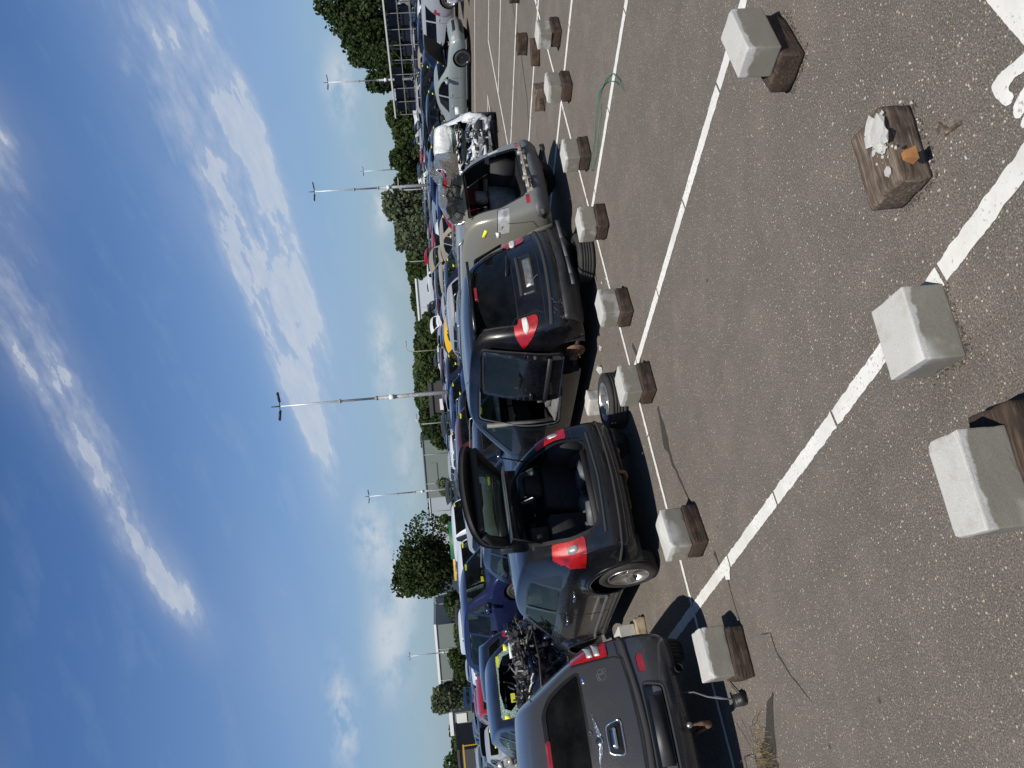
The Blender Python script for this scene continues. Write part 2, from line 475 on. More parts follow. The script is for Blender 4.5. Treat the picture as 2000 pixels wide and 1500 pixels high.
def proj_pt(bvh, p2, face, far=6, default=None):
    d = DIRS[face]
    if face in ('left', 'right'): o = Vector((0, p2[0], p2[1]))
    elif face in ('rear', 'front'): o = Vector((p2[0], 2 if face == 'rear' else 2, p2[1]))
    else: o = Vector((p2[0], p2[1], 0))
    o = o - d*far
    h = bvh.ray_cast(o, d)
    return (h[0], h[1]) if h[0] is not None else (None, None)
def patch(bvh, poly, face, off=.004, thick=.012, grid=.06, mi=0, bm=None, reach=.32):
    """a panel following the body surface behind a polygon drawn in side / end view"""
    b2 = bmesh.new(); poly = ccw(poly)
    f = b2.faces.new([b2.verts.new((p[0], p[1], 0)) for p in poly])
    for a in (0, 1):
        lo = min(p[a] for p in poly); hi = max(p[a] for p in poly)
        k = int((hi-lo)/grid)
        for i in range(1, k+1):
            co = [0, 0, 0]; no = [0, 0, 0]; co[a] = lo+(hi-lo)*i/(k+1); no[a] = 1
            bmesh.ops.bisect_plane(b2, geom=b2.verts[:]+b2.edges[:]+b2.faces[:], plane_co=co, plane_no=no)
    out = bm if bm is not None else bmesh.new(); vm = {}; last = None
    d = DIRS[face]
    hits = {v: proj_pt(bvh, (v.co.x, v.co.y), face) for v in b2.verts}
    near = min([h[0].dot(d) for h in hits.values() if h[0] is not None] or [0])
    for v in b2.verts:
        co, n = hits[v]
        if co is not None and co.dot(d) > near+reach:
            co, n, _, _ = bvh.find_nearest(co - d*(co.dot(d)-near-reach*.8))
        if co is None:
            # nearest point instead
            o = Vector((0, v.co.x, v.co.y)) if face in ('left', 'right') else (Vector((v.co.x, 0 if face == 'rear' else 4, v.co.y)) if face != 'top' else Vector((v.co.x, v.co.y, 1.5)))
            if face == 'left': o.x = -1
            if face == 'right': o.x = 1
            co, n, _, _ = bvh.find_nearest(o)
        if n.dot(d) > 0: n = -n
        vm[v] = (out.verts.new(co + n*off), co - n*thick)
    fl = []
    for f in b2.faces:
        try:
            nf = out.faces.new([vm[v][0] for v in f.verts]); nf.material_index = mi; fl.append(nf)
        except ValueError: pass
    inner = {}
    for e in b2.edges:
        if len(e.link_faces) == 1:
            a, b = e.verts
            for v in (a, b):
                if v not in inner: inner[v] = out.verts.new(vm[v][1])
            nf = out.faces.new((vm[a][0], vm[b][0], inner[b], inner[a])); nf.material_index = mi; fl.append(nf)
    b2.free()
    bmesh.ops.recalc_face_normals(out, faces=fl)
    return out
def strip(bvh, pts, face, w=.008, off=.002, bm=None, mi=0, step=.05, closed=False, h=0.0):
    """a narrow ribbon laid on the body along a 2-D polyline (panel gap, moulding)"""
    out = bm if bm is not None else bmesh.new()
    pts = [Vector(p) for p in pts]
    if closed: pts = pts+[pts[0]]
    sam = []
    for i in range(len(pts)-1):
        L = (pts[i+1]-pts[i]).length; k = max(1, int(L/step))
        for j in range(k): sam.append(pts[i].lerp(pts[i+1], j/k))
    sam.append(pts[-1])
    prev = None
    for i, p in enumerate(sam):
        d = (sam[min(i+1, len(sam)-1)]-sam[max(i-1, 0)])
        if d.length < 1e-9: continue
        d.normalize(); nrm = Vector((-d.y, d.x))*w/2
        row = []
        for q in (p+nrm, p-nrm):
            co, n = proj_pt(bvh, q, face)
            if co is None: row = None; break
            if n.dot(DIRS[face]) > 0: n = -n
            row.append((co, n))
        if row is None or (prev and (row[0][0]-prev[2]).length > .25): prev = None; continue
        (a, na), (b, nb) = row
        if h:
            cur = (out.verts.new(a+na*.0), out.verts.new(b+nb*.0), a, out.verts.new(a.lerp(b, .25)+na*h), out.verts.new(a.lerp(b, .75)+nb*h))
            if prev:
                for q in ((prev[0], cur[0], cur[3], prev[3]), (prev[3], cur[3], cur[4], prev[4]), (prev[4], cur[4], cur[1], prev[1])):
                    f = out.faces.new(q); f.material_index = mi
        else:
            cur = (out.verts.new(a+na*off), out.verts.new(b+nb*off), a)
            if prev:
                f = out.faces.new((prev[0], prev[1], cur[1], cur[0])); f.material_index = mi
        prev = cur
    return out
def circle2(c, r, n=20, a0=0, a1=2*PI):
    return [(c[0]+r*math.cos(a0+(a1-a0)*k/n), c[1]+r*math.sin(a0+(a1-a0)*k/n)) for k in range(n)]
# ------------------------------------------------------------------ car bodies
FR = (-1, -.86, -.45, 0, .45, .86, 1)
def shell(sp, sub=2, extra=None):
    """box lattice shaped by side-view columns and widths, smoothed; y=0 at the rear bumper, +y the nose"""
    cols = []
    z0 = sp['z0']
    def interior(c):
        yl, yt, zb, zt, hb, ht = c
        pts = [(yl, z0, hb-.10), (yl, z0+.16, hb-.015), (yl, z0+.16+(zb-z0-.16)*.58, hb+.01), (yl, zb, hb-.03)]
        pts.append((yl+(yt-yl)*.52, zb+(zt-zb)*.52, (hb-.045)*.52+ht*.48+.012 if zt-zb > .2 else hb-.05))
        pts.append((yt, zt, ht))
        return pts
    cols.append([(y, z, h) for (y, z), h in zip(sp['tail'], sp['tail_hw'])])
    for c in sp['cols']: cols.append(interior(c))
    cols.append([(y, z, h) for (y, z), h in zip(sp['nose'], sp['nose_hw'])])
    nx = len(cols)-1; nz = 5; nj = len(FR)-1
    bm = bmesh.new(); V = {}
    crown = sp.get('crown', .03); br, bf = sp.get('bulge_r', .12), sp.get('bulge_f', .22)
    for i in range(nx+1):
        for k in range(nz+1):
            for j in range(nj+1):
                if not (i in (0, nx) or k in (0, nz) or j in (0, nj)): continue
                y, z, h = cols[i][k]; f = FR[j]
                if k == nz: z += crown*(1-f*f)
                if i == 0: y -= (br*(1 if k < 4 else .8))*(1-f*f)
                if i == nx: y += bf*(1-f*f)
                if k == nz and 0 < i < nx:
                    # screens and bonnet edge curve in plan
                    y += sp.get('bow', {}).get(i, 0)*(1-f*f)
                V[i, j, k] = bm.verts.new((h*f, y, z))
    cl = bm.edges.layers.float.new('crease_edge')
    def q(a, b, c, d):
        try: bm.faces.new((V[a], V[b], V[c], V[d]))
        except ValueError: pass
    for i in range(nx):
        for j in range(nj):
            q((i, j, 0), (i+1, j, 0), (i+1, j+1, 0), (i, j+1, 0)); q((i, j, nz), (i, j+1, nz), (i+1, j+1, nz), (i+1, j, nz))
        for k in range(nz):
            q((i, 0, k), (i, 0, k+1), (i+1, 0, k+1), (i+1, 0, k)); q((i, nj, k), (i+1, nj, k), (i+1, nj, k+1), (i, nj, k+1))
    for j in range(nj):
        for k in range(nz):
            q((0, j, k), (0, j+1, k), (0, j+1, k+1), (0, j, k+1)); q((nx, j, k), (nx, j, k+1), (nx, j+1, k+1), (nx, j+1, k))
    idx = {v: k for k, v in V.items()}
    for e in bm.edges:
        a, b = idx[e.verts[0]], idx[e.verts[1]]
        c = 0
        if a[1] == b[1] and a[1] in (0, nj) and a[2] == b[2]:
            if a[2] == nz: c = sp.get('cr_roof', .45)
            if a[2] == 3: c = sp.get('cr_belt', .5)
            if a[2] == 0: c = .6
        if a[0] == b[0] == 0 and a[2] == b[2] and a[2] in sp.get('tail_cr', {}): c = max(c, sp['tail_cr'][a[2]])
        if a[0] == b[0] == 0 and a[2] == b[2] == 0: c = .7
        if a[0] == b[0] and a[0] in sp.get('cr_cols', {}) and a[2] == nz == b[2]: c = max(c, sp['cr_cols'][a[0]])
        e[cl] = c
    me = bpy.data.meshes.new('tmp'); bm.to_mesh(me); bm.free()
    ob = bpy.data.objects.new('tmp', me); COL.objects.link(ob)
    md = ob.modifiers.new('s', 'SUBSURF'); md.levels = sub; md.render_levels = sub; md.use_limit_surface = True
    dg = bpy.context.evaluated_depsgraph_get(); ev = ob.evaluated_get(dg)
    out = bmesh.new(); out.from_mesh(ev.to_mesh()); ev.to_mesh_clear()
    bpy.data.objects.remove(ob); bpy.data.meshes.remove(me)
    for l in list(out.edges.layers.float): out.edges.layers.float.remove(l)
    bmesh.ops.recalc_face_normals(out, faces=out.faces); out.normal_update()
    return out
def spec(kind, L, W, H, z0=.2, wf=None, wr=.72):
    """generic proportions of a body style"""
    w = W/2; rh = w-.27 if kind != 'van' else w-.13
    sp = dict(L=L, W=W, H=H, z0=z0, kind=kind)
    wf = wf if wf is not None else L-.85
    sp['wheels'] = (wr, wf)
    cowl = {'hatch': L*.745, 'estate': L*.735, 'mpv': L*.80, 'sedan': L*.71, 'van': L*.84, 'suv': L*.73}[kind]
    zc = {'hatch': .96, 'estate': .95, 'mpv': 1.06, 'sedan': .93, 'van': 1.15, 'suv': 1.10}[kind]
    rf = cowl - (.86 if kind not in ('mpv', 'van') else .78)          # roof front
    belt0 = zc-.06
    if kind == 'sedan':
        tail = [(.10, z0+.03), (.03, z0+.18), (.0, .60), (.03, .86), (.10, .93), (.20, .975)]
        cols = [(.32, .42, .90, .985, w-.06, w-.20), (.75, .85, .90, .995, w-.03, w-.22), (1.20, 1.28, .90, 1.17, w-.01, w-.26), (1.55, 1.75, .90, H-.05, w, rh),
                (2.1, 2.25, .90, H-.01, w, rh), (rf-.05, rf, .90, H-.05, w, rh)]
    else:
        sl = {'hatch': .52, 'estate': .42, 'mpv': .30, 'van': .10, 'suv': .25}[kind]
        tail = [(.10, z0+.03), (.02, z0+.2), (.0, .56), (.05+sl*.12, belt0), (.05+sl*.55, (belt0+H)/2), (.08+sl, H-.09)]
        cols = [(.40+sl*.3, .32+sl, belt0+.03, H-.035, w-.05, rh-.03), (.95, .95+sl*.3, belt0+.02, H-.005, w-.01, rh), (L*.38, L*.38, belt0, H, w, rh),
                (rf-.05, rf, belt0, H-.04, w, rh)]
    cols += [((rf+cowl)/2+.12, (rf+cowl)/2, belt0-.01, (H+zc)/2+.02, w, (rh+w-.17)/2), (cowl, cowl, zc-.08, zc, w-.005, w-.16)]
    nh = .80 if kind not in ('van', 'suv') else .93
    dl = L-cowl
    cols += [(cowl+dl*.4, cowl+dl*.4, zc-.13, zc-.035, w-.015, w-.19), (L-.28, L-.30, nh-.12, nh+.02, w-.07, w-.27)]
    nose = [(L-.22, z0+.03), (L-.13, z0+.18), (L-.11, .48), (L-.14, .60), (L-.18, nh-.14), (L-.24, nh-.06)]
    sp.update(cols=cols, tail=tail, nose=nose, cowl=cowl, zc=zc, rf=rf, belt=belt0, rh=rh,
              tail_hw=[w-.12, w-.05, w-.04, w-.07, w-.13, rh-.06] if kind != 'sedan' else [w-.12, w-.05, w-.04, w-.08, w-.13, w-.22],
              nose_hw=[w-.2, w-.12, w-.10, w-.13, w-.17, w-.24], bulge_f=.20, bulge_r=.10 if kind != 'van' else .03)
    if kind == 'sedan': sp['bulge_r'] = .14
    nc = len(cols)
    sp['bow'] = {nc-2: .06, nc-3: .10, nc-4: .10}
    return sp
def tyre_bm(r, w, n=36, rim=.66):
    bm = bmesh.new(); h = w/2; ri = r*rim
    prof = [(-h*.7, ri-.01), (-h*.9, ri+.01), (-h, ri+(r-ri)*.45), (-h*.93, r-.028), (-h*.78, r-.006)]
    for g in (-.45, -.15, .15, .45): prof += [(h*(g-.04), r), (h*(g-.03), r-.006), (h*(g+.03), r-.006), (h*(g+.04), r)]
    prof += [(h*.78, r-.006), (h*.93, r-.028), (h, ri+(r-ri)*.45), (h*.9, ri+.01), (h*.7, ri-.01)]
    lathe(bm, prof, n); return fix(bm)
def rim_bm(r, w, rim=.66, spokes=5, n=36, out=-1, twin=False, fill=.0):
    """alloy with its face on the side 'out'"""
    bm = bmesh.new(); h = w/2; ri = r*rim; s = out
    lathe(bm, [(-s*h*.8, ri-.004), (-s*h*.75, ri-.03), (s*h*.3, ri-.035), (s*h*.72, ri-.018), (s*h*.93, ri+.004), (s*h*.80, ri+.012)], n)
    lathe(bm, [(s*h*.62, .0), (s*h*.66, .028), (s*h*.70, .055), (s*h*.5, .075), (s*h*.2, .075)], 16)
    for k in range(spokes):
        for dd in ((-.14, .14) if twin else (0,)):
            a = 2*PI*k/spokes+PI/2
            M = Matrix.Rotation(a+dd*.9, 4, 'X')
            w0, w1 = (.022, .016) if twin else (.038, .058)
            pts = []
            for (rr, ww, xo) in ((.05, w0, .62), (ri*.5, (w0+w1)/2*.8, .60), (ri-.012, w1, .80)):
                pts.append([M @ Vector((s*h*xo, -ww, rr)), M @ Vector((s*h*(xo+.06), 0, rr)), M @ Vector((s*h*xo, ww, rr)), M @ Vector((s*h*(xo-.25), ww*.8, rr)), M @ Vector((s*h*(xo-.25), -ww*.8, rr))])
            vs = [[bm.verts.new(p) for p in row] for row in pts]
            for i in range(2):
                for j in range(5): bm.faces.new((vs[i][j], vs[i][(j+1) % 5], vs[i+1][(j+1) % 5], vs[i+1][j]))
    for k in range(5):
        a = 2*PI*k/5+.3; tube(bm, [(s*h*.55, math.cos(a)*.048, math.sin(a)*.048), (s*h*.72, math.cos(a)*.048, math.sin(a)*.048)], .008, 6)
    return fix(bm)
TY = {}
def add_wheel(parent, x, y, z, r, w, style='5', side=-1, rim_mat=None, n=32, full=True, spin=0):
    """a wheel as Empty > tyre, rim; side -1 is the car's left"""
    e = empty('wheel', (x, y, z), 0, parent); e.rotation_euler = (spin, 0, 0)
    key = (r, w, style, side, n)
    if key not in TY:
        b = tyre_bm(r, w, n)
        me = bpy.data.meshes.new('tyre'); b.to_mesh(me); b.free(); me.materials.append(RUBBER); me.polygons.foreach_set('use_smooth', [True]*len(me.polygons))
        b = rim_bm(r, w, spokes={'5': 5, 't': 5, '9': 9, '7': 7}[style], out=side, twin=style == 't', n=n)
        # dark disc behind the spokes
        lathe(b, [(side*w*.05, .0), (side*w*.05, r*.63)], 20, mi=1)
        m2 = bpy.data.meshes.new('rim'); b.to_mesh(m2); b.free(); m2.materials.append(ALLOY); m2.materials.append(BLACK); 
        TY[key] = (me, m2)
    for nm_, me in zip(('tyre', 'rim'), TY[key]):
        if nm_ == 'rim' and rim_mat is not None:
            me = me.copy(); me.materials[0] = rim_mat
        o = bpy.data.objects.new(nm_, me); COL.objects.link(o); o.parent = e
    return e
def side_f(s):
    return lambda f: f.calc_center_median().x*s > .25 and abs(f.normal.x) > .25
def end_f(s, ymin=-9, ymax=99, zmin=0):
    def g(f):
        c = f.calc_center_median(); return f.normal.y*s > .12 and ymin < c.y < ymax and c.z > zmin and f.normal.z > -.5
    return g
def roof_z(sp, y):
    cs = [(c[1], c[3]) for c in sp['cols']]
    for (a, za), (b, zb) in zip(cs, cs[1:]):
        if a <= y <= b: return za+(zb-za)*(y-a)/(b-a)
    return cs[0][1] if y < cs[0][0] else cs[-1][1]
def window_outline(sp):
    rf, cowl, H, zc, bz, kind = sp['rf'], sp['cowl'], sp['H'], sp['zc'], sp['belt'], sp['kind']
    y0 = {'hatch': .95, 'estate': .50, 'mpv': .48, 'sedan': 1.50, 'van': rf-.75, 'suv': .50}[kind]
    top = H-.13
    ra = y0+(.22 if kind not in ('sedan', 'hatch') else .38)
    return [(y0, bz+.05), (cowl-.22, bz+.045), (cowl-.30, bz+.13), (rf+.22, top-.10), (rf-.02, top), (ra+.3, top+.01), (ra, top-.05)]
def clipx(poly, lo, hi):
    def cl(pl, v, keep):
        out = []
        for i in range(len(pl)):
            a, b = pl[i-1], pl[i]
            ia, ib = keep(a[0]-v), keep(b[0]-v)
            if ia != ib:
                t = (v-a[0])/(b[0]-a[0]); out.append((v, a[1]+(b[1]-a[1])*t))
            if ib: out.append(b)
        return out
    p = cl(poly, lo, lambda d: d >= 0)
    return cl(p, hi, lambda d: d <= 0) if p else p
def seat_bm(bm, x, y, z, w=.5, h=.62, mi=0, rest=True, back=12):
    box(bm, (x-w/2, y-.05, z), (x+w/2, y+.5, z+.14), mi)
    M = Matrix.Translation((x, y, z+.05)) @ Matrix.Rotation(R(back), 4, 'X')
    box(bm, (-w/2, -.06, 0), (w/2, .08, h), mi, M, .86)
    if rest:
        box(bm, (-.13, -.05, h+.05), (.13, .05, h+.24), mi, M, .85)
        for s in (-.05, .05): tube(bm, [M @ Vector((s, 0, h-.02)), M @ Vector((s, 0, h+.1))], .007, 5, mi)
def round_bm(bm, r=.02, seg=2, ang=.5):
    es = [e for e in bm.edges if len(e.link_faces) == 2 and e.calc_face_angle(0) > ang]
    bmesh.ops.bevel(bm, geom=es, offset=r, segments=seg, profile=.6, affect='EDGES', clamp_overlap=True)
def interior(root, sp, mat=None, cab=True):
    bm = bmesh.new(); w = sp['W']/2; rf, cowl = sp['rf'], sp['cowl']
    fl = sp['z0']+.12
    for s in (-1, 1):
        seat_bm(bm, s*.37, rf-.62, fl+.12, .5, .60)
        if sp['kind'] != 'van': seat_bm(bm, s*.33, rf-1.5, fl+.14, .62, .55)
    round_bm(bm, .025, 1, .7)
    mesh_obj('seats', bm, mat or FABRIC, root)
    bm = bmesh.new()
    box(bm, (-w+.12, cowl-.62, sp['zc']-.36), (w-.12, cowl-.12, sp['zc']-.08))
    box(bm, (-w+.14, .35, fl-.03), (w-.14, cowl, fl+.02))
    box(bm, (-w+.1, cowl-.12, fl), (w-.1, cowl-.06, sp['zc']-.05))
    round_bm(bm, .04, 2, .7)
    tube(bm, [(-.37+.18*math.cos(t), cowl-.74-.07*math.sin(t), sp['zc']-.08+.17*math.sin(t)) for t in [k*2*PI/14 for k in range(15)]], .014, 5)
    mesh_obj('dashboard', bm, INTER, root)
def junk(bm, lo, hi, n, seed, nm_=4):
    """engine-bay clutter: castings, hoses, brackets, belts"""
    rd = random.Random(seed)
    for i in range(n):
        c = Vector([rd.uniform(a, b) for a, b in zip(lo, hi)])
        t = rd.random(); M = Matrix.Translation(c) @ Matrix.Rotation(rd.uniform(-.6, .6), 4, 'X') @ Matrix.Rotation(rd.uniform(0, 3), 4, 'Z') @ Matrix.Rotation(rd.uniform(-.4, .4), 4, 'Y')
        mi = rd.choice([0, 0, 0, 0, 1, 1, 2, 2, 3])
        if t < .35:
            a, b, d = rd.uniform(.015, .075), rd.uniform(.015, .06), rd.uniform(.01, .06)
            box(bm, (-a, -b, -d), (a, b, d), mi, M, rd.uniform(.6, 1))
        elif t < .80:
            r = rd.uniform(.01, .04); l = rd.uniform(.02, .09)
            rings = tube(bm, [M @ Vector((0, 0, -l)), M @ Vector((0, 0, -l*.2)), M @ Vector((0, 0, -l*.15)), M @ Vector((0, 0, l))], [r, r, r*.7, r*.7], 10, mi)
        else:
            p = [c]; d = Vector((rd.uniform(-1, 1), rd.uniform(-1, 1), rd.uniform(-.5, .6))).normalized()
            for k in range(6):
                d = (d+Vector((rd.uniform(-.5, .5), rd.uniform(-.5, .5), rd.uniform(-.5, .4)))).normalized(); p.append(p[-1]+d*rd.uniform(.03, .08))
            tube(bm, p, rd.uniform(.006, .022), 6, rd.choice([0, 0, 0, 2, 3]))
JM = [BLACK, simple('engine_casting', (.16, .155, .15), .6, .4, vary=.6, scale=30, bumpy=.4), INTER, simple('engine_alloy', (.30, .29, .27), .55, .5, vary=.5, scale=40, bumpy=.4)]
def generic_car(kind, L, W, H, name, r=.32, sub=2, hood=None, tailgate=None, wreck=0, door=None, glass=True, seed=1, z0=.2, engine=True, style='5', seats=True, missing=(), front=True, panes=(.5, .78), rack=False):
    """a complete car of a body style with its parts as children"""
    sp = spec(kind, L, W, H, z0)
    rd = random.Random(seed)
    root = empty(name)
    bm = shell(sp, sub)
    w = W/2; wr, wf = sp['wheels']; zc, cowl, rf, bz = sp['zc'], sp['cowl'], sp['rf'], sp['belt']
    lo = bvh_of(bm)
    if wreck:
        for v in bm.verts:
            t = max(0, (v.co.y-(L-wreck))/wreck)
            if t > 0:
                nv = noise.noise_vector(v.co*2.6+Vector((seed, 0, 0)))*.11+noise.noise_vector(v.co*6.5+Vector((seed, 3, 0)))*.05
                nv += Vector((1, 1, 1))*(abs(noise.noise(v.co*4.2+Vector((seed, 0, 5))))-.25)*.16
                v.co += nv*t; v.co.y -= t*t*.28*(1+noise.noise(v.co*1.3))
        lo = bvh_of(bm)
    # screens
    ws = [(-(w-.25), zc+.035), (w-.25, zc+.035), (sp['rh']-.05, H-.14), (-(sp['rh']-.05), H-.14)]
    parts = []
    def window(nm_, poly, view, filt, mat, rr=.05):
        fs = cookie(bm, rpoly(poly, rr), view, filt)
        tr = extract(bm, fs)
        inner = cookie(tr, rpoly(shrink(poly, .028), rr), view, lambda f: True)
        gl = extract(tr, inner); offset(gl, -.006)
        if tr.faces: parts.append((nm_+'_frame' if 0 else 'window_trim', tr, TRIM))
        else: tr.free()
        parts.append((nm_, gl, mat))
    window('windscreen', ws, 'end', end_f(1, rf-.2, cowl+.15, zc-.05), GLASS)
    if kind == 'sedan': rw = [(-(w-.33), 1.01), (w-.33, 1.01), (sp['rh']-.06, H-.12), (-(sp['rh']-.06), H-.12)]
    elif kind == 'van': rw = None
    else: rw = [(-(w-.20), bz+.10), (w-.20, bz+.10), (sp['rh']-.10, H-.17), (-(sp['rh']-.10), H-.17)]
    if rw and not tailgate: window('rear_window', rw, 'end', end_f(-1, -1, 2.0, .9), GLASS)
    wo = window_outline(sp); ya, yb = wo[0][0], wo[1][0]
    for s in (-1, 1):
        cuts = [ya-.5]+[ya+(yb-ya)*p for p in panes]+[yb+.5]
        if kind == 'van': cuts = [ya-.5, yb+.5]
        for a, b in zip(cuts, cuts[1:]):
            p = clipx(wo, a+.03, b-.03)
            if len(p) > 2: window('side_window', p, 'side', side_f(s), GLASS, .03)
    # wheel arches
    for s in (-1, 1):
        for wy in (wr, wf):
            fs = cookie(bm, circle2((wy, r+.02), r+.055, 22), 'side', lambda f, s=s: f.calc_center_median().x*s > w-.32 and f.calc_center_median().z < 1.0)
            bmesh.ops.delete(bm, geom=fs, context='FACES')
    fs = [f for f in bm.faces if f.calc_center_median().z < z0+.09 and f.normal.z < -.5 and any(abs(f.calc_center_median().y-q) < r+.05 for q in (wr, wf)) and abs(f.calc_center_median().x) > w-.36]
    bmesh.ops.delete(bm, geom=fs, context='FACES')
    # wells
    wb = bmesh.new()
    for s in (-1, 1):
        for wy in (wr, wf):
            lathe(wb, [(s*(w-.045), r+.05), (s*(w-.34), r+.05), (s*(w-.34), .0)], 14, 'x', 0, (0, wy, r+.02), -.25, PI+.25)
    parts.append(('wheel_arches', wb, BLACK))
    # bonnet
    hp = [(-(w-.20), cowl+.05), (w-.20, cowl+.05), (w-.30, L-.30), (-(w-.30), L-.30)]
    if hood or hood == 0:
        fs = cookie(bm, rpoly(hp, .1), 'top', lambda f: f.normal.z > .35 and f.calc_center_median().z > .6)
        hb = extract(bm, fs)
        if hood > 0:
            thicken(hb, .025, 1)
            M = Matrix.Translation((0, cowl+.05, zc)) @ Matrix.Rotation(R(hood), 4, 'X') @ Matrix.Translation((0, -cowl-.05, -zc))
            bmesh.ops.transform(hb, matrix=M, verts=hb.verts)
            parts.append(('bonnet', hb, [PAINT, BLACK]))
        else: hb.free()
        if engine:
            jb = bmesh.new(); box(jb, (-w+.2, cowl+.02, .42), (w-.2, L-.3, .58), 0)
            junk(jb, (-w+.28, cowl+.12, .52), (w-.28, L-.38, .80), 90, seed)
            parts.append(('engine', jb, JM))
    if tailgate:
        poly = [(-(w-.16), .60), (w-.16, .60), (w-.16, bz), (sp['rh']-.04, H-.11), (-(sp['rh']-.04), H-.11), (-(w-.16), bz)]
        fs = cookie(bm, rpoly(poly, .08), 'end', end_f(-1, -1, 1.5, .4))
        gb = extract(bm, fs)
        rw2 = rw or [(-(w-.3), bz+.1), (w-.3, bz+.1), (w-.35, H-.25), (-(w-.35), H-.25)]
        gg = extract(gb, cookie(gb, rpoly(shrink(rw2, .03), .05), 'end', lambda f: True))
        thicken(gb, .04, 1)
        hy, hz = sp['tail'][5]
        M = Matrix.Translation((0, hy, hz)) @ Matrix.Rotation(R(-tailgate), 4, 'X') @ Matrix.Translation((0, -hy, -hz))
        bmesh.ops.transform(gb, matrix=M, verts=gb.verts); bmesh.ops.transform(gg, matrix=M, verts=gg.verts)
        parts.append(('tailgate', gb, [PAINT, BLACK])); parts.append(('rear_window', gg, GLASS))
    if door:
        s, ang = door
        a, b = ya+(yb-ya)*panes[0]+.03, cowl-.28
        poly = [(a, z0+.12), (b, z0+.12), (b, bz), (rf+.2, H-.14), (a+.05, H-.12)]
        fs = cookie(bm, rpoly(poly, .06), 'side', side_f(s))
        db = extract(bm, fs); thicken(db, .05, 1)
        hx = s*(w-.02)
        M = Matrix.Translation((hx, b, 0)) @ Matrix.Rotation(R(ang)*-s, 4, 'Z') @ Matrix.Translation((-hx, -b, 0))
        bmesh.ops.transform(db, matrix=M, verts=db.verts)
        parts.append(('door', db, [PAINT, BLACK]))
    # lamps, grille, seams, handles
    tl = {'hatch': [(w-.30, .70), (w-.04, .72), (w-.06, bz+.02), (w-.22, bz+.06)], 'estate': [(w-.26, .66), (w-.04, .68), (w-.08, bz+.06), (w-.20, bz+.08)],
          'mpv': [(w-.24, .72), (w-.04, .72), (w-.12, bz+.25), (w-.22, bz+.25)], 'van': [(w-.16, .6), (w-.03, .6), (w-.04, 1.1), (w-.14, 1.1)],
          'sedan': [(w-.42, .72), (w-.05, .72), (w-.08, .88), (w-.42, .90)], 'suv': [(w-.22, .78), (w-.04, .78), (w-.08, 1.25), (w-.18, 1.25)]}[kind]
    hl = [(w-.44, .60), (w-.14, .62), (w-.16, .78), (w-.42, .73)]
    if kind in ('van', 'suv', 'mpv'): hl = [(x, z+.07) for x, z in hl]
    for s in (-1, 1):
        if not (tailgate and kind == 'van'):
            tb = extract(bm, cookie(bm, rpoly([(s*x, z) for x, z in tl], .03), 'end', lambda f: f.normal.y < -.08 and f.calc_center_median().y < .5))
            if tb.faces: offset(tb, .006); parts.append(('tail_light', tb, REDLENS))
        if front:
            tb = extract(bm, cookie(bm, rpoly([(s*x, z) for x, z in hl], .04), 'end', lambda f: f.normal.y > .08 and f.calc_center_median().y > L-.7))
            if tb.faces: offset(tb, .005); parts.append(('headlight', tb, CLEARL))
        sb = bmesh.new()
        for yy in (ya+(yb-ya)*panes[0], cowl-.26):
            strip(lo, [(yy, bz+.02), (yy-.02, .6), (yy, z0+.12)], 'left' if s < 0 else 'right', .012, .003, sb, step=.12)
        strip(lo, [(wr+r+.1, z0+.1), (wf-r-.1, z0+.1)], 'left' if s < 0 else 'right', .012, .003, sb, step=.3)
        strip(lo, [(wr+r+.1, .50), (wf-r-.12, .50)], 'left' if s < 0 else 'right', .05, .012, sb, step=.3)
        parts.append(('door_seams', sb, TRIM))
        mb = bmesh.new(); box(mb, (s*(w-.02) - (.0 if s > 0 else .19), cowl-.42, bz+.03), (s*(w-.02)+(.19 if s > 0 else 0), cowl-.30, bz+.17)); round_bm(mb, .03, 2)
        parts.append(('mirror', mb, PAINT))
        hb2 = bmesh.new()
        for yy in (ya+(yb-ya)*panes[0]+.06, ya+(yb-ya)*.12):
            x = s*(w+.0); box(hb2, (min(x, x-s*.03), yy, bz-.10), (max(x, x-s*.03)+0, yy+.17, bz-.07))
        parts.append(('door_handles', hb2, PAINT))
        if rack:
            rb = bmesh.new(); tube(rb, [(s*(sp['rh']-.05), .75+.0, H-.03), (s*(sp['rh']-.05), .85, H+.05), (s*(sp['rh']-.05), rf-.15, H+.05), (s*(sp['rh']-.05), rf-.05, H-.02)], .018, 6)
            parts.append(('roof_rail', rb, ALU))
    if front:
        g0 = .56 if kind not in ('van', 'suv', 'mpv') else .64
        parts.append(('grille', patch(lo, [(-.34, g0), (.34, g0), (.38, g0+.11), (-.38, g0+.11)], 'front', .006, .02, .1), BLACK))
        parts.append(('air_intake', patch(lo, [(-.45, .28), (.45, .28), (.40, .42), (-.40, .42)], 'front', .005, .02, .1), BLACK))
    sb = bmesh.new()
    if kind != 'van': strip(lo, [(-(w-.14), bz-.05), (-(w-.13), .58), (w-.13, .58), (w-.14, bz-.05)], 'rear', .012, .003, sb, step=.12)
    strip(lo, [(-(w-.2), cowl+.07), (-(w-.26), L-.4), (0, L-.22), (w-.26, L-.4), (w-.2, cowl+.07)], 'top', .012, .003, sb, step=.15)
    parts.append(('panel_gaps', sb, SEAM))
    parts.append(('plate', patch(lo, [(-.26, .66), (.26, .66), (.26, .76), (-.26, .76)], 'rear', .008, .01, .2), GREYPL))
    # arch lips
    body = mesh_obj('body', bm, PAINT, root)
    for nm_, b, m in parts: mesh_obj(nm_, b, m, root)
    kb = bmesh.new(); zz = H-.20; q = proj_pt(lo, (-(sp['rh']-.18), zz), 'front')[0]; q2 = proj_pt(lo, (sp['rh']-.30, zc+.12), 'front')[0]
    kb.free()
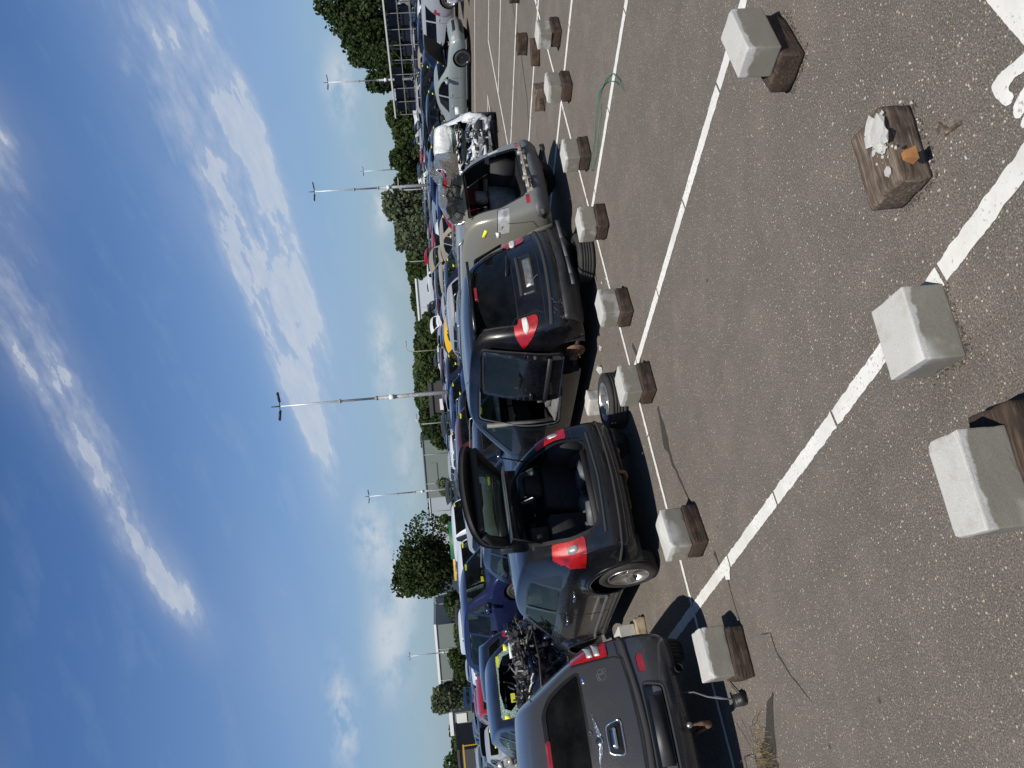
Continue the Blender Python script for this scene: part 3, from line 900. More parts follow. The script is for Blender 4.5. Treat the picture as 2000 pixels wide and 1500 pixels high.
    for c_, w_, h_ in ((q, .09, .05), (q2, .07, .07)):
        if c_ is not None: kb = bmesh.new(); box(kb, (c_.x-w_, c_.y+.012, c_.z-h_/2), (c_.x+w_, c_.y+.014+h_*.2, c_.z+h_/2)); mesh_obj('yellow_sticker', kb, YELLOWP, root, smooth=False)
    if seats: interior(root, sp)
    for i, (s, wy) in enumerate(((-1, wr), (1, wr), (-1, wf), (1, wf))):
        if i in missing: continue
        add_wheel(root, s*(w-.11), wy, r, r, .2, style, s, n=20 if sub < 3 else 32, spin=rd.uniform(0, 1))
    return root
# ------------------------------------------------------------------ the four cars of the front row
def cutp(bm, parts, nm_, poly, view, filt, mat, off=.004, rr=.03, thick=0):
    fs = cookie(bm, rpoly(poly, rr) if rr else poly, view, filt)
    b = extract(bm, fs)
    if not b.faces: b.free(); return None
    if off: offset(b, off)
    if thick: thicken(b, thick)
    parts.append((nm_, b, mat)); return b
def cut_window(bm, parts, nm_, poly, view, filt, mat, rr=.05, fr=.028, trim=None):
    fs = cookie(bm, rpoly(poly, rr), view, filt); tr = extract(bm, fs)
    if not tr.faces: tr.free(); return
    gl = extract(tr, cookie(tr, rpoly(shrink(poly, fr), rr), view, lambda f: True)); offset(gl, -.008)
    if tr.faces: parts.append(('window_trim', tr, trim or TRIM))
    if gl.faces: parts.append((nm_, gl, mat))
def rear_f(ymax=1.0, ny=-.1): return lambda f: f.normal.y < ny and f.calc_center_median().y < ymax and f.calc_center_median().z > .2
def arch(bm, parts, wy, r, w, s, zc, flare=.0, lip=.03):
    fs = cookie(bm, circle2((wy, zc), r, 30), 'side', lambda f: f.calc_center_median().x*s > w-.34 and f.calc_center_median().z < 1.1)
    bmesh.ops.delete(bm, geom=fs, context='FACES')
    fs = [f for f in bm.faces if f.calc_center_median().z < .42 and f.normal.z < -.5 and abs(f.calc_center_median().y-wy) < r and f.calc_center_median().x*s > w-.36]
    bmesh.ops.delete(bm, geom=fs, context='FACES')
    wb = bmesh.new()
    lathe(wb, [(s*(w-.055), r-.004), (s*(w-.12), r+.01), (s*(w-.34), r+.01), (s*(w-.34), .0)], 22, 'x', 0, (0, wy, zc), -.35, PI+.35)
    parts.append(('wheel_arch', wb, BLACK))
def finish(root, bm, parts, color, body_mat=PAINT):
    mesh_obj('body', bm, body_mat, root)
    for nm_, b, m in parts: mesh_obj(nm_, b, m, root)
    paint_tree(root, color)
def tow_ball(root, x, y, z, rusty=True):
    bm = bmesh.new()
    tube(bm, [(x, y+.45, z-.12), (x, y+.12, z-.13), (x, y+.02, z-.10), (x, y-.02, z-.02), (x, y-.02, z+.05)], [.028, .026, .022, .018, .013], 10)
    lathe(bm, [(z+.045, .001), (z+.05, .016), (z+.07, .0255), (z+.09, .022), (z+.10, .001)], 14, 'z', 1, (x, y-.02, 0))
    mesh_obj('tow_bar', bm, [RUST if rusty else STEEL, STEEL], root)

# --- charcoal hatchback with the raised tailgate
def make_open_hatch():
    W, L, H = 1.76, 4.4, 1.53; w = W/2
    sp = dict(L=L, W=W, H=H, z0=.27, kind='hatch', crown=.035, cr_belt=.45, cr_roof=.35,
              tail=[(.22, .30), (.08, .40), (.07, .60), (.19, .98), (.40, 1.24), (.62, 1.43)], tail_hw=[.74, .81, .80, .80, .71, .58],
              cols=[(.55, .90, 1.02, 1.49, .865, .60), (.95, 1.2, 1.01, 1.525, .88, .625), (1.7, 1.7, .98, 1.545, .875, .64), (2.45, 2.35, .955, 1.51, .875, .635),
                    (2.95, 2.85, .93, 1.29, .875, .68), (3.30, 3.30, .90, 1.0, .87, .72), (3.75, 3.75, .86, .96, .86, .68), (4.12, 4.10, .74, .88, .80, .60)],
              nose=[(4.2, .30), (4.30, .42), (4.32, .56), (4.28, .66), (4.24, .74), (4.18, .80)], nose_hw=[.66, .76, .78, .74, .70, .62], bulge_f=.2, bulge_r=.14,
              bow={6: .08, 5: .12, 4: .1}, rf=2.35, cowl=3.30, zc=1.0, belt=1.0, rh=.62, tail_cr={2: .3})
    root = empty('hatchback'); parts = []
    bm = shell(sp, 3)
    # swollen rear and front arches
    for v in bm.verts:
        for wy in (.76, 3.40):
            d = math.hypot(v.co.y-wy, v.co.z-.36)
            if abs(v.co.x) > .55 and .34 < d < .56:
                t = math.sin((d-.34)/.22*PI)**.5 if d > .40 else 1
                v.co.x += math.copysign(.035*t*(1-max(0, (d-.46)/.10)) if d > .46 else .035, v.co.x)
    bm.normal_update()
    bv = bvh_of(bm)
    # tailgate opening
    op = [(-.40, .68), (.40, .68), (.53, .76), (.57, 1.00), (.50, 1.28), (.42, 1.44), (-.42, 1.44), (-.50, 1.28), (-.57, 1.00), (-.53, .76)]
    fs = cookie(bm, rpoly(op, .06), 'end', rear_f(1.2))
    gate = extract(bm, fs)
    # dark seal and paint flange round the opening
    fl = cookie(bm, rpoly(shrink(op, -.045), .08), 'end', rear_f(1.1))
    fb = extract(bm, fl); offset(fb, -.012); parts.append(('hatch_seal', fb, TRIM))
    # tail lights
    for s in (-1, 1):
        cutp(bm, parts, 'tail_light', [(s*.60, .86), (s*.86, .86), (s*.86, 1.20), (s*.57, 1.19), (s*.56, .98)], 'end', lambda f, s=s: f.normal.y < -.03 and f.calc_center_median().y < .42 and f.calc_center_median().x*s > 0, REDLENS, .008, .03)
        cutp(bm, parts, 'reversing_lamp', [(s*.66, .93), (s*.75, .93), (s*.75, 1.05), (s*.66, 1.04)], 'end', lambda f: False, WHITEL)
        parts.append(('reversing_lamp', patch(bv, rpoly([(s*.66, .94), (s*.72, .94), (s*.74, .99), (s*.72, 1.05), (s*.66, 1.05)], .03), 'rear', .012, 0, .05), CLEARL))
    wo = [(.62, 1.08), (3.02, 1.03), (2.95, 1.10), (2.45, 1.37), (2.3, 1.41), (1.35, 1.435), (1.05, 1.40)]
    for s in (-1, 1):
        for a, b in ((.5, 1.06), (1.10, 1.92), (1.98, 3.1)):
            p = clipx(wo, a, b)
            if len(p) > 2: cut_window(bm, parts, 'side_window', p, 'side', side_f(s), GLASS, .035, .02)
        for wy in (.76, 3.40): arch(bm, parts, wy, .405, w, s, .37)
    cut_window(bm, parts, 'windscreen', [(-.66, 1.04), (.66, 1.04), (.56, 1.41), (-.56, 1.41)], 'end', end_f(1, 2.2, 3.5, .98), GLASS)
    # door gaps, sill mouldings, filler flap
    for s, fc in ((-1, 'left'), (1, 'right')):
        sb = bmesh.new()
        strip(bv, [(1.95, 1.05), (1.94, .70), (1.98, .36)], fc, .012, .002, sb)
        strip(bv, [(1.08, 1.05), (1.10, .86), (1.22, .70), (1.30, .45), (1.40, .36)], fc, .012, .002, sb)
        strip(bv, [(3.02, 1.0), (3.0, .6), (3.02, .36)], fc, .012, .002, sb)
        strip(bv, [(1.40, .36), (3.02, .36)], fc, .012, .002, sb)
        strip(bv, circle2((.80, .95), .075, 16), fc, .007, .002, sb, closed=True, step=.03)
        parts.append(('panel_gaps', sb, SEAM))
        mb = bmesh.new(); strip(bv, [(1.28, .50), (3.0, .46)], fc, .05, .0, mb, h=.02); strip(bv, [(1.32, .36), (3.02, .33)], fc, .09, .0, mb, h=.018)
        parts.append(('sill_moulding', mb, GREYPL))
        hb = bmesh.new()
        for yy in (1.16, 2.1):
            x, _ = proj_pt(bv, (yy+.08, .91), fc)
            tube(hb, [Vector((x.x, yy, .915)), Vector((x.x+s*.035, yy+.02, .915)), Vector((x.x+s*.04, yy+.16, .915)), Vector((x.x, yy+.19, .915))], .014, 8)
        parts.append(('door_handle', hb, CHROME))
        # the flare lip
        for wy in (.76, 3.40):
            fl = bmesh.new(); strip(bv, [(wy+.43*math.cos(t), .37+.43*math.sin(t)) for t in [(-.15+(PI+.3)*k/26) for k in range(27)]], fc, .05, 0, fl, h=.016); parts.append(('arch_moulding', fl, PAINT))
    st = bmesh.new()
    for y, z, a in ((.36, 1.02, .05), (.34, .90, -.04)):
        patch(bv, [(y, z-.03), (y+.055, z-.03), (y+.055+a*.2, z+.035), (y+a*.2, z+.035)], 'left', .003, .001, .1, 0, st)
    parts.append(('paper_sticker', st, WHITEP))
    # bumper lines
    sb = bmesh.new()
    strip(bv, [(-.80, .82), (-.56, .80), (-.5, .66), (.5, .66), (.56, .80), (.80, .82)], 'rear', .012, .002, sb)
    parts.append(('bumper_gap', sb, SEAM))
    sb = bmesh.new(); strip(bv, [(-.84, .50), (-.5, .475), (0, .465), (.5, .475), (.84, .50)], 'rear', .03, 0, sb, h=.016)
    strip(bv, [(-.6, .64), (0, .62), (.6, .64)], 'rear', .03, 0, sb, h=.012)
    parts.append(('bumper_ridge', sb, PAINT))
    lb = bmesh.new(); patch(bv, [(-.66, .31), (.66, .31), (.72, .40), (-.72, .40)], 'rear', .004, .01, .1, 0, lb); parts.append(('bumper_lower_panel', lb, BLACK))
    # raised tailgate: outer skin, glass and a black inner lining
    offset(gate, .006)
    hy, hz = .66, 1.47
    glass = extract(gate, cookie(gate, rpoly([(-.43, 1.05), (.43, 1.05), (.36, 1.36), (-.36, 1.36)], .06), 'end', lambda f: True))
    thicken(gate, .055, 1)
    ribs = bmesh.new()
    for s in (-1, 1):
        tube(ribs, [(s*.50, .02+.16, .86), (s*.50, .02+.25, 1.06), (s*.41, .50, 1.36)], [.045, .05, .04], 8)
    box(ribs, (-.48, .12, .76), (.48, .19, .98)); box(ribs, (-.42, .42, 1.355), (.42, .50, 1.42)); box(ribs, (-.12, .10, .90), (.12, .22, 1.04))
    round_bm(ribs, .02, 2)
    sp2 = bmesh.new(); box(sp2, (-.50, .40, 1.395), (.50, .68, 1.435)); round_bm(sp2, .018, 2)
    tp = bmesh.new(); box(tp, (-.45, .50, 1.13), (.43, .515, 1.34), 0, None, .96); round_bm(tp, .006, 1)  # added pale panel, coloured as the bright sky reflected off the roof
    # spoiler at the roof end hinges with the gate
    M = Matrix.Translation((0, hy, hz)) @ Matrix.Rotation(R(-87), 4, 'X') @ Matrix.Translation((0, -hy, -hz))
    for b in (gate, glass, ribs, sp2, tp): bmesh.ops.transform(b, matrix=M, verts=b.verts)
    parts += [('tailgate', gate, [PAINT, INTER]), ('rear_window', glass, GLASS), ('tailgate_lining', ribs, INTER)]
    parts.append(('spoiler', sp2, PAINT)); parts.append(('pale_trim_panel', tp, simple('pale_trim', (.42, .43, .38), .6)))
    gb = bmesh.new()
    for s in (-1, 1): tube(gb, [(s*.50, .46, 1.22), (s*.49, .22, 1.62)], .010, 6)
    parts.append(('gas_strut', gb, TRIM))
    finish(root, bm, parts, (.007, .008, .012))
    interior(root, sp, FABRIC)
    ib = bmesh.new()   # load bay: floor, side liners, folded seat backs, parcel shelf remains
    box(ib, (-.62, .22, .60), (.62, 1.25, .64)); box(ib, (-.80, .3, .6), (-.60, 1.3, 1.04), 0, None, .9); box(ib, (.60, .3, .6), (.80, 1.3, 1.04), 0, None, .9)
    box(ib, (-.5, .24, .60), (.5, .30, .70)); round_bm(ib, .03, 2)
    mesh_obj('load_bay_lining', ib, INTER, root)
    ib = bmesh.new()
    rd = random.Random(3)
    for k in range(7):
        x, y = rd.uniform(-.5, .5), rd.uniform(.4, .9); M = Matrix.Translation((x, y, .68)) @ Matrix.Rotation(rd.uniform(0, 3), 4, 'Z') @ Matrix.Rotation(rd.uniform(-.5, .5), 4, 'X')
        box(ib, (-rd.uniform(.06, .2), -.07, -.03), (rd.uniform(.06, .2), .07, .05), 0, M, .7)
    round_bm(ib, .02, 1); mesh_obj('loose_trim_pieces', ib, GREYPL, root)
    for s, wy in ((-1, .76), (1, .76)): add_wheel(root, s*.775, wy, .345, .345, .215, '5', s, n=44, spin=.3)
    tow_ball(root, .06, .02, .40)
    bb = bmesh.new(); tube(bb, [(-.3, .2, .30), (.45, .2, .30)], .03, 8); mesh_obj('rear_silencer', bb, RUST, root)
    tag(root, 'charcoal hatchback, second in the front row, tailgate raised over an open empty boot', 'car')
    return root
oc = make_open_hatch(); oc.location = (3.63, 7.45, 0)
oc.rotation_euler = (R(-.6), 0, 0)

# --- grey retro hatchback, cut by the frame
def make_retro():
    W, L, H = 1.70, 4.29, 1.60; w = W/2
    sp = dict(L=L, W=W, H=H, z0=.24, kind='hatch', crown=.03, cr_belt=.55, cr_roof=.15,
              tail=[(.18, .27), (.07, .36), (.04, .58), (.20, .90), (.36, 1.16), (.66, 1.42)], tail_hw=[.76, .83, .83, .80, .70, .50],
              cols=[(.50, .98, 1.02, 1.55, .85, .48), (.95, 1.35, 1.05, 1.60, .85, .52), (1.6, 1.8, 1.06, 1.625, .83, .54), (2.35, 2.3, 1.05, 1.58, .82, .54), (2.75, 2.7, 1.04, 1.34, .81, .60),
                    (3.02, 3.02, 1.02, 1.10, .80, .60), (3.5, 3.5, .92, 1.04, .84, .48), (4.0, 4.0, .78, .94, .78, .40)],
              nose=[(4.02, .30), (4.12, .42), (4.14, .56), (4.1, .66), (4.06, .76), (4.0, .84)], nose_hw=[.6, .7, .7, .66, .58, .46], bulge_f=.2, bulge_r=.13,
              bow={6: .08, 5: .1, 4: .1}, rf=2.3, cowl=3.02, zc=1.1, belt=1.06, rh=.52, tail_cr={1: .2})
    root = empty('retro_hatchback'); parts = []
    bm = shell(sp, 3); bv = bvh_of(bm)
    rf = rear_f(1.3, -.05)
    cut_window(bm, parts, 'rear_window', [(-.60, 1.10), (.60, 1.10), (.57, 1.20), (.47, 1.37), (.33, 1.45), (-.33, 1.45), (-.47, 1.37), (-.57, 1.20)], 'end', rf, GLASS_DARK, .05, .035)
    for s in (-1, 1):
        lp = [(s*.655, .845), (s*.84, .845), (s*.845, 1.02), (s*.76, 1.11), (s*.655, 1.155)]
        cutp(bm, parts, 'tail_light', lp, 'end', lambda f, s=s: f.normal.y < .02 and f.calc_center_median().y < .50 and f.calc_center_median().x*s > 0, REDLENS, .01, .02)
        for z in (.925, .985): parts.append(('reversing_lamp', patch(bv, rpoly([(s*.68, z-.024), (s*.79, z-.024), (s*.80, z+.024), (s*.68, z+.024)], .01), 'rear', .016, 0, .04), CLEARL))
        cutp(bm, parts, 'fog_lamp', [(s*.475, .57), (s*.64, .57), (s*.64, .605), (s*.60, .635), (s*.475, .635)], 'end', rf, REDLENS, -.006, .02)
        wo = [(.75, 1.14), (2.75, 1.14), (2.35, 1.44), (1.35, 1.47)]
        for a, b in ((.5, 1.15), (1.2, 1.95), (2.0, 2.8)):
            p = clipx(wo, a, b)
            if len(p) > 2: cut_window(bm, parts, 'side_window', p, 'side', side_f(s), GLASS, .04)
        for wy in (.78, 3.4): arch(bm, parts, wy, .36, w, s, .33)
    cut_window(bm, parts, 'windscreen', [(-.5, 1.16), (.5, 1.16), (.42, 1.46), (-.42, 1.46)], 'end', end_f(1, 2.2, 3.2, 1.05), GLASS)
    sb = bmesh.new()
    strip(bv, [(.645, 1.155), (.645, .80), (.62, .75), (.4, .73), (0, .72), (-.4, .73), (-.62, .75), (-.645, .80), (-.645, 1.155)], 'rear', .013, .002, sb, step=.03)
    strip(bv, [(.83, .77), (.66, .765), (.60, .725), (0, .70), (-.60, .725), (-.66, .765), (-.83, .77)], 'rear', .013, .002, sb, step=.03)
    strip(bv, [(.9, 1.50), (1.2, 1.50)], 'right', .008, .002, sb)
    parts.append(('panel_gaps', sb, SEAM))
    sb = bmesh.new(); strip(bv, [(.84, .715), (.66, .705), (.3, .675), (0, .665), (-.3, .675), (-.66, .705), (-.84, .715)], 'rear', .05, 0, sb, h=.018, step=.03)
    parts.append(('bumper_top_ledge', sb, PAINT))
    # number plate recess
    fs = cookie(bm, rpoly([(-.34, .47), (.34, .47), (.37, .62), (-.37, .62)], .03), 'end', rf)
    rb = extract(bm, fs); 
    rim = bmesh.new(); strip(bv, rpoly([(-.355, .455), (.355, .455), (.39, .635), (-.39, .635)], .04), 'rear', .022, 0, rim, h=.01, closed=True, step=.03); parts.append(('plate_surround', rim, PAINT))
    for v in rb.verts: v.co.y += .045
    parts.append(('plate_recess', rb, GREYPL))
    pb = bmesh.new(); box(pb, (-.27, .0, .485), (.27, .012, .60)); 
    for v in pb.verts: v.co.y += -.035
    parts.append(('plate_holder', pb, BLACK))
    # handle with chrome lever
    parts.append(('handle_recess', patch(bv, rpoly([(-.125, .865), (.125, .865), (.10, .965), (-.10, .965)], .03), 'rear', .003, .002, .05), SEAM))
    hb = bmesh.new(); strip(bv, rpoly([(-.14, .855), (.14, .855), (.11, .975), (-.11, .975)], .035), 'rear', .018, 0, hb, h=.014, closed=True, step=.02)
    patch(bv, rpoly([(-.085, .90), (.085, .90), (.07, .95), (-.07, .95)], .02), 'rear', .02, .0, .04, 0, hb)
    parts.append(('gate_handle', hb, CHROME))
    # winged badge: round medallion and two ragged feathers
    wb = bmesh.new()
    lathe(wb, [(-.006, .030), (.006, .034), (.014, .030), (.010, .020), (.014, .012), (.012, .0001)], 24, 'y')
    for v in wb.verts: v.co.y *= -1
    co, n = proj_pt(bv, (0, 1.035), 'rear')
    rot = Vector((0, -1, 0)).rotation_difference(n if n.y < 0 else -n).to_matrix().to_4x4()
    bmesh.ops.transform(wb, matrix=Matrix.Translation(co) @ rot, verts=wb.verts)
    for s in (-1, 1):
        for k, (x0, x1, z0, z1, hw) in enumerate(((.034, .235, 1.042, 1.062, .008), (.034, .18, 1.032, 1.044, .006), (.034, .12, 1.022, 1.028, .005))):
            for q in range(6):
                t0, t1 = q/6, (q+1)/6
                xa, xb = x0+(x1-x0)*t0, x0+(x1-x0)*t1; za, zb = z0+(z1-z0)*t0, z0+(z1-z0)*t1; h0, h1 = hw*(1-t0*.9), hw*(1-t1*.9)
                patch(bv, [(s*xa, za-h0), (s*xb, zb-h1), (s*xb, zb+h1), (s*xa, za+h0)], 'rear', .007, .0, .2, 0, wb)
    parts.append(('winged_badge', wb, CHROME))
    kb = bmesh.new(); co, n = proj_pt(bv, (.075, 1.095), 'rear')
    lathe(kb, [(.0, .022), (.008, .020), (.009, .012), (.002, .008), (.002, .0001)], 16, 'y', 0)
    for v in kb.verts: v.co.y *= -1
    bmesh.ops.transform(kb, matrix=Matrix.Translation(co) @ rot, verts=kb.verts); parts.append(('lock_cylinder', kb, BLACK))
    # small dull mark and blue sticker by the light
    qb = bmesh.new(); co, n = proj_pt(bv, (.52, 1.06), 'rear')
    for cx, cz, rr in ((.50, .92, .030), (.54, .93, .022), (.485, .95, .012), (.515, .955, .012), (.55, .90, .016)): strip(bv, circle2((cx, cz), rr, 12), 'rear', .005, .003, qb, closed=True, step=.012)
    parts.append(('scratched_sticker', qb, GREYPL))
    bb = bmesh.new(); patch(bv, [(.50, 1.075), (.525, 1.075), (.53, 1.09), (.505, 1.09)], 'rear', .003, .001, .1, 0, bb); parts.append(('badge_remnant', bb, BLUEP))
    b2 = bmesh.new(); patch(bv, circle2((.485, 1.08), .008, 10), 'rear', .003, .001, .1, 0, b2); parts.append(('white_dot_sticker', b2, WHITEP))
    br = bmesh.new(); patch(bv, rpoly([(-.15, 1.412), (.10, 1.412), (.085, 1.442), (-.15, 1.442)], .01), 'rear', .012, .01, .05, 0, br); parts.append(('brake_lamp', br, REDFLAT))
    sc = bmesh.new(); rd = random.Random(4)
    for k in range(16):
        x, z = rd.uniform(.60, .76), rd.uniform(.53, .66); a = rd.uniform(-.6, .6); l = rd.uniform(.01, .05)
        strip(bv, [(x, z), (x+l*math.cos(a), z+l*math.sin(a))], 'rear', .003, .003, sc, step=.01)
    parts.append(('scrape_marks', sc, GREYPL))
    finish(root, bm, parts, (.050, .051, .057))
    interior(root, sp, FABRICG)
    tow_ball(root, .0, -.10, .26)
    tb = bmesh.new(); tube(tb, [(.42, .34, .30), (.46, .10, .285), (.47, .0, .28)], .035, 14, cap=False); mesh_obj('exhaust_tailpipe', tb, BLACK, root)
    tb = bmesh.new(); lathe(tb, [(-.35, .001), (-.33, .10), (.33, .10), (.35, .001)], 18, 'x', 0, (-.1, .45, .27)); mesh_obj('rear_silencer', tb, RUST, root)
    tb = bmesh.new(); tube(tb, [(.28, .10, .30), (.26, .0, .20), (.20, -.08, .12), (.16, -.16, .03), (.14, -.20, -.06)], .008, 6)
    tube(tb, [(.12, -.2, -.10), (.2, -.05, .05)], .005, 5); mesh_obj('hanging_cable', tb, GREYPL, root)
    tb = bmesh.new(); box(tb, (.08, -.26, -.14), (.17, -.17, -.05)); lathe(tb, [(-.15, .045), (-.10, .05), (-.06, .045), (-.05, .001)], 16, 'z', 0, (.125, -.25, 0)); box(tb, (.09, -.30, -.12), (.16, -.24, -.07)); round_bm(tb, .008, 1)
    mesh_obj('trailer_socket', tb, BLACK, root)
    for s in (-1, 1): add_wheel(root, s*.74, .78, .33, .33, .2, '7', s, n=32)
    tag(root, 'grey retro hatchback with a winged tailgate badge, nearest car, cut by the frame', 'car')
    return root
pt = make_retro(); pt.location = (.97, 6.78, .14); pt.rotation_euler = (0, 0, R(-2))

# --- black people carrier, door slid back, one wheel off
def make_carrier():
    W, L, H = 1.96, 4.8, 1.74; w = W/2
    sp = dict(L=L, W=W, H=H, z0=.16, kind='mpv', crown=.045, cr_belt=.25, cr_roof=.3,
              tail=[(.26, .22), (.10, .36), (.08, .62), (.28, 1.00), (.40, 1.34), (.58, 1.63)], tail_hw=[.84, .91, .91, .88, .80, .66],
              cols=[(.62, .82, 1.04, 1.71, .95, .70), (1.05, 1.15, 1.02, 1.745, .975, .73), (2.0, 2.0, 1.0, 1.76, .98, .745), (2.75, 2.65, .98, 1.73, .98, .735),
                    (3.35, 3.2, .97, 1.43, .975, .78), (3.85, 3.85, .92, 1.05, .96, .80), (4.25, 4.25, .84, .96, .93, .72), (4.55, 4.55, .70, .84, .86, .62)],
              nose=[(4.55, .30), (4.66, .42), (4.68, .56), (4.64, .64), (4.6, .70), (4.54, .76)], nose_hw=[.72, .82, .83, .80, .74, .62], bulge_f=.22, bulge_r=.26,
              bow={6: .1, 5: .14, 4: .12}, rf=2.65, cowl=3.85, zc=1.05, belt=1.0, rh=.73, tail_cr={2: .15})
    root = empty('people_carrier'); parts = []
    bm = shell(sp, 3); bv = bvh_of(bm)
    rf = rear_f(1.2, -.06)
    cut_window(bm, parts, 'rear_window', [(-.70, 1.08), (.70, 1.08), (.68, 1.2), (.56, 1.60), (-.56, 1.60), (-.68, 1.2)], 'end', rf, GLASS_DARK, .10, .02)
    for s in (-1, 1):
        cutp(bm, parts, 'tail_light', [(s*.64, .84), (s*.76, .83), (s*.88, .92), (s*.90, 1.04), (s*.82, 1.14), (s*.62, 1.15)], 'end', lambda f, s=s: f.normal.y < .05 and f.calc_center_median().y < .7 and f.calc_center_median().x*s > 0, REDLENS, .012, .05)
        parts.append(('reversing_lamp', patch(bv, rpoly([(s*.63, .975), (s*.78, .95), (s*.84, .99), (s*.78, 1.03), (s*.63, 1.04)], .025), 'rear', .018, 0, .04), WHITEL))
        for wy in (.74, 3.9): arch(bm, parts, wy, .38, w, s, .34)
    # left side: sliding door opening shows the cabin; the door sits back over the rear wing
    op = [(1.42, .46), (2.46, .40), (2.50, 1.02), (2.46, 1.60), (1.48, 1.60), (1.42, 1.04)]
    fs = cookie(bm, rpoly(op, .07), 'side', side_f(-1)); fb = bmesh.ops.delete(bm, geom=fs, context='FACES')
    fr = extract(bm, cookie(bm, rpoly(shrink(op, -.05), .1), 'side', side_f(-1))); offset(fr, -.02); parts.append(('door_frame', fr, GREYPL))
    dbm = shell(sp, 2)
    dp = [(1.42, .50), (2.52, .47), (2.54, 1.03), (2.50, 1.62), (1.46, 1.62), (1.40, 1.04)]
    db = extract(dbm, cookie(dbm, rpoly(dp, .07), 'side', side_f(-1))); dbm.free()
    dw = extract(db, cookie(db, rpoly([(1.52, 1.10), (2.44, 1.08), (2.42, 1.54), (1.54, 1.54)], .05), 'side', lambda f: True))
    thicken(db, .05, 1)
    hb = bmesh.new(); box(hb, (-.995, 2.32, .88), (-.95, 2.46, .92)); round_bm(hb, .01, 1)
    mold = bmesh.new(); box(mold, (-.995, 1.46, .66), (-.975, 2.48, .72)); round_bm(mold, .008, 1)
    for b, m, n_ in ((db, [PAINT, INTER], 'sliding_door'), (dw, GLASS_DARK, 'sliding_door_window'), (hb, TRIM, 'door_handle'), (mold, BLACK, 'rubbing_strip')):
        for v in b.verts: v.co.y -= .93; v.co.x -= .085
        parts.append((n_, b, m))
    # other windows
    wo = [(.72, 1.12), (3.45, 1.07), (3.30, 1.20), (2.78, 1.58), (1.0, 1.60), (.80, 1.55)]
    cut_window(bm, parts, 'quarter_window', clipx(wo, .6, 1.34), 'side', side_f(-1), GLASS_DARK, .06)
    cut_window(bm, parts, 'side_window', clipx(wo, 2.62, 3.6), 'side', side_f(-1), GLASS, .04)
    for a, b in ((.6, 1.36), (1.42, 2.5), (2.6, 3.6)): cut_window(bm, parts, 'side_window', clipx(wo, a, b), 'side', side_f(1), GLASS_DARK, .05)
    cut_window(bm, parts, 'windscreen', [(-.76, 1.12), (.76, 1.12), (.66, 1.62), (-.66, 1.62)], 'end', end_f(1, 2.5, 3.9, 1.05), GLASS)
    sb = bmesh.new()
    strip(bv, [(-.58, 1.62), (-.69, 1.3), (-.66, 1.16), (-.60, 1.12), (-.60, .84), (-.66, .74), (.66, .74), (.60, .84), (.60, 1.12), (.66, 1.16), (.69, 1.3), (.58, 1.62)], 'rear', .012, .002, sb, step=.03)
    strip(bv, [(-.92, .74), (.92, .74)], 'rear', .014, .002, sb)
    for fc in ('left', 'right'): strip(bv, [(2.60, 1.62), (2.58, 1.0), (2.60, .40)], fc, .012, .002, sb); strip(bv, [(3.5, 1.05), (3.5, .4)], fc, .012, .002, sb)
    parts.append(('panel_gaps', sb, SEAM))
    parts.append(('plate_recess', patch(bv, rpoly([(-.36, .80), (.36, .80), (.34, .99), (-.34, .99)], .03), 'rear', .004, .002, .06), TRIM))
    parts.append(('plate_backing', patch(bv, rpoly([(-.24, .83), (.24, .83), (.24, .93), (-.24, .93)], .01), 'rear', .012, .002, .06), ALU))
    mo = bmesh.new(); strip(bv, [(-.34, 1.0), (.34, 1.0)], 'rear', .05, 0, mo, h=.02)
    strip(bv, [(-.93, .68), (-.5, .655), (0, .65), (.5, .655), (.93, .68)], 'rear', .05, 0, mo, h=.018); parts.append(('rear_mouldings', mo, PAINT))
    wp = bmesh.new(); co, n = proj_pt(bv, (.42, 1.12), 'rear'); co2, n2 = proj_pt(bv, (.05, 1.17), 'rear')
    tube(wp, [co-Vector((0, .01, 0)), co-Vector((0, .05, 0)), (co+co2)/2-Vector((0, .06, 0)), co2-Vector((0, .03, 0))], [.02, .014, .01, .008], 6); parts.append(('rear_wiper', wp, BLACK))
    spb = bmesh.new(); box(spb, (-.60, .36, 1.635), (.60, .70, 1.675)); round_bm(spb, .018, 2); parts.append(('spoiler', spb, PAINT))
    bl = bmesh.new(); patch(bv, rpoly([(-.11, 1.565), (.11, 1.565), (.11, 1.605), (-.11, 1.605)], .018), 'rear', .02, .01, .06, 0, bl); parts.append(('brake_lamp', bl, REDFLAT))
    # torn lower bumper, loose strip, cable
    tb = bmesh.new(); patch(bv, rpoly([(-.78, .25), (.80, .25), (.84, .50), (-.80, .50)], .04), 'rear', .03, .03, .08, 0, tb)
    for v in tb.verts: v.co += noise.noise_vector(v.co*5)*.022
    parts.append(('torn_bumper_skin', tb, BLACK))
    mt = bmesh.new(); pts = [Vector((x, -.13-.05*(1-abs(x)), .345+.03*x)) for x in (.80, .45, .1, -.2, -.38)]
    for a, b in zip(pts, pts[1:]):
        d = (b-a); M = Matrix.Translation(a) @ d.to_track_quat('X', 'Z').to_matrix().to_4x4(); box(mt, (0, -.004, -.024), (d.length, .004, .024), 0, M)
    parts.append(('bumper_bracket', mt, GREYPL))
    cb = bmesh.new(); strip(bv, [(-.22+.1*math.sin(t/3), .86-.02*t) for t in range(6)], 'rear', .01, .02, cb); parts.append(('dangling_cable', cb, GREYPL))
    sc = bmesh.new(); rd = random.Random(9)
    for k in range(20):
        x, z = rd.uniform(-.78, -.45), rd.uniform(.44, .62); a = rd.uniform(0, 3); l = rd.uniform(.015, .06)
        strip(bv, [(x, z), (x+l*math.cos(a), z+l*math.sin(a))], 'rear', .005, .032, sc, step=.02)
    parts.append(('scrape_marks', sc, GREYPL))
    ab = bmesh.new(); 
    finish(root, bm, parts, (.003, .0035, .006))
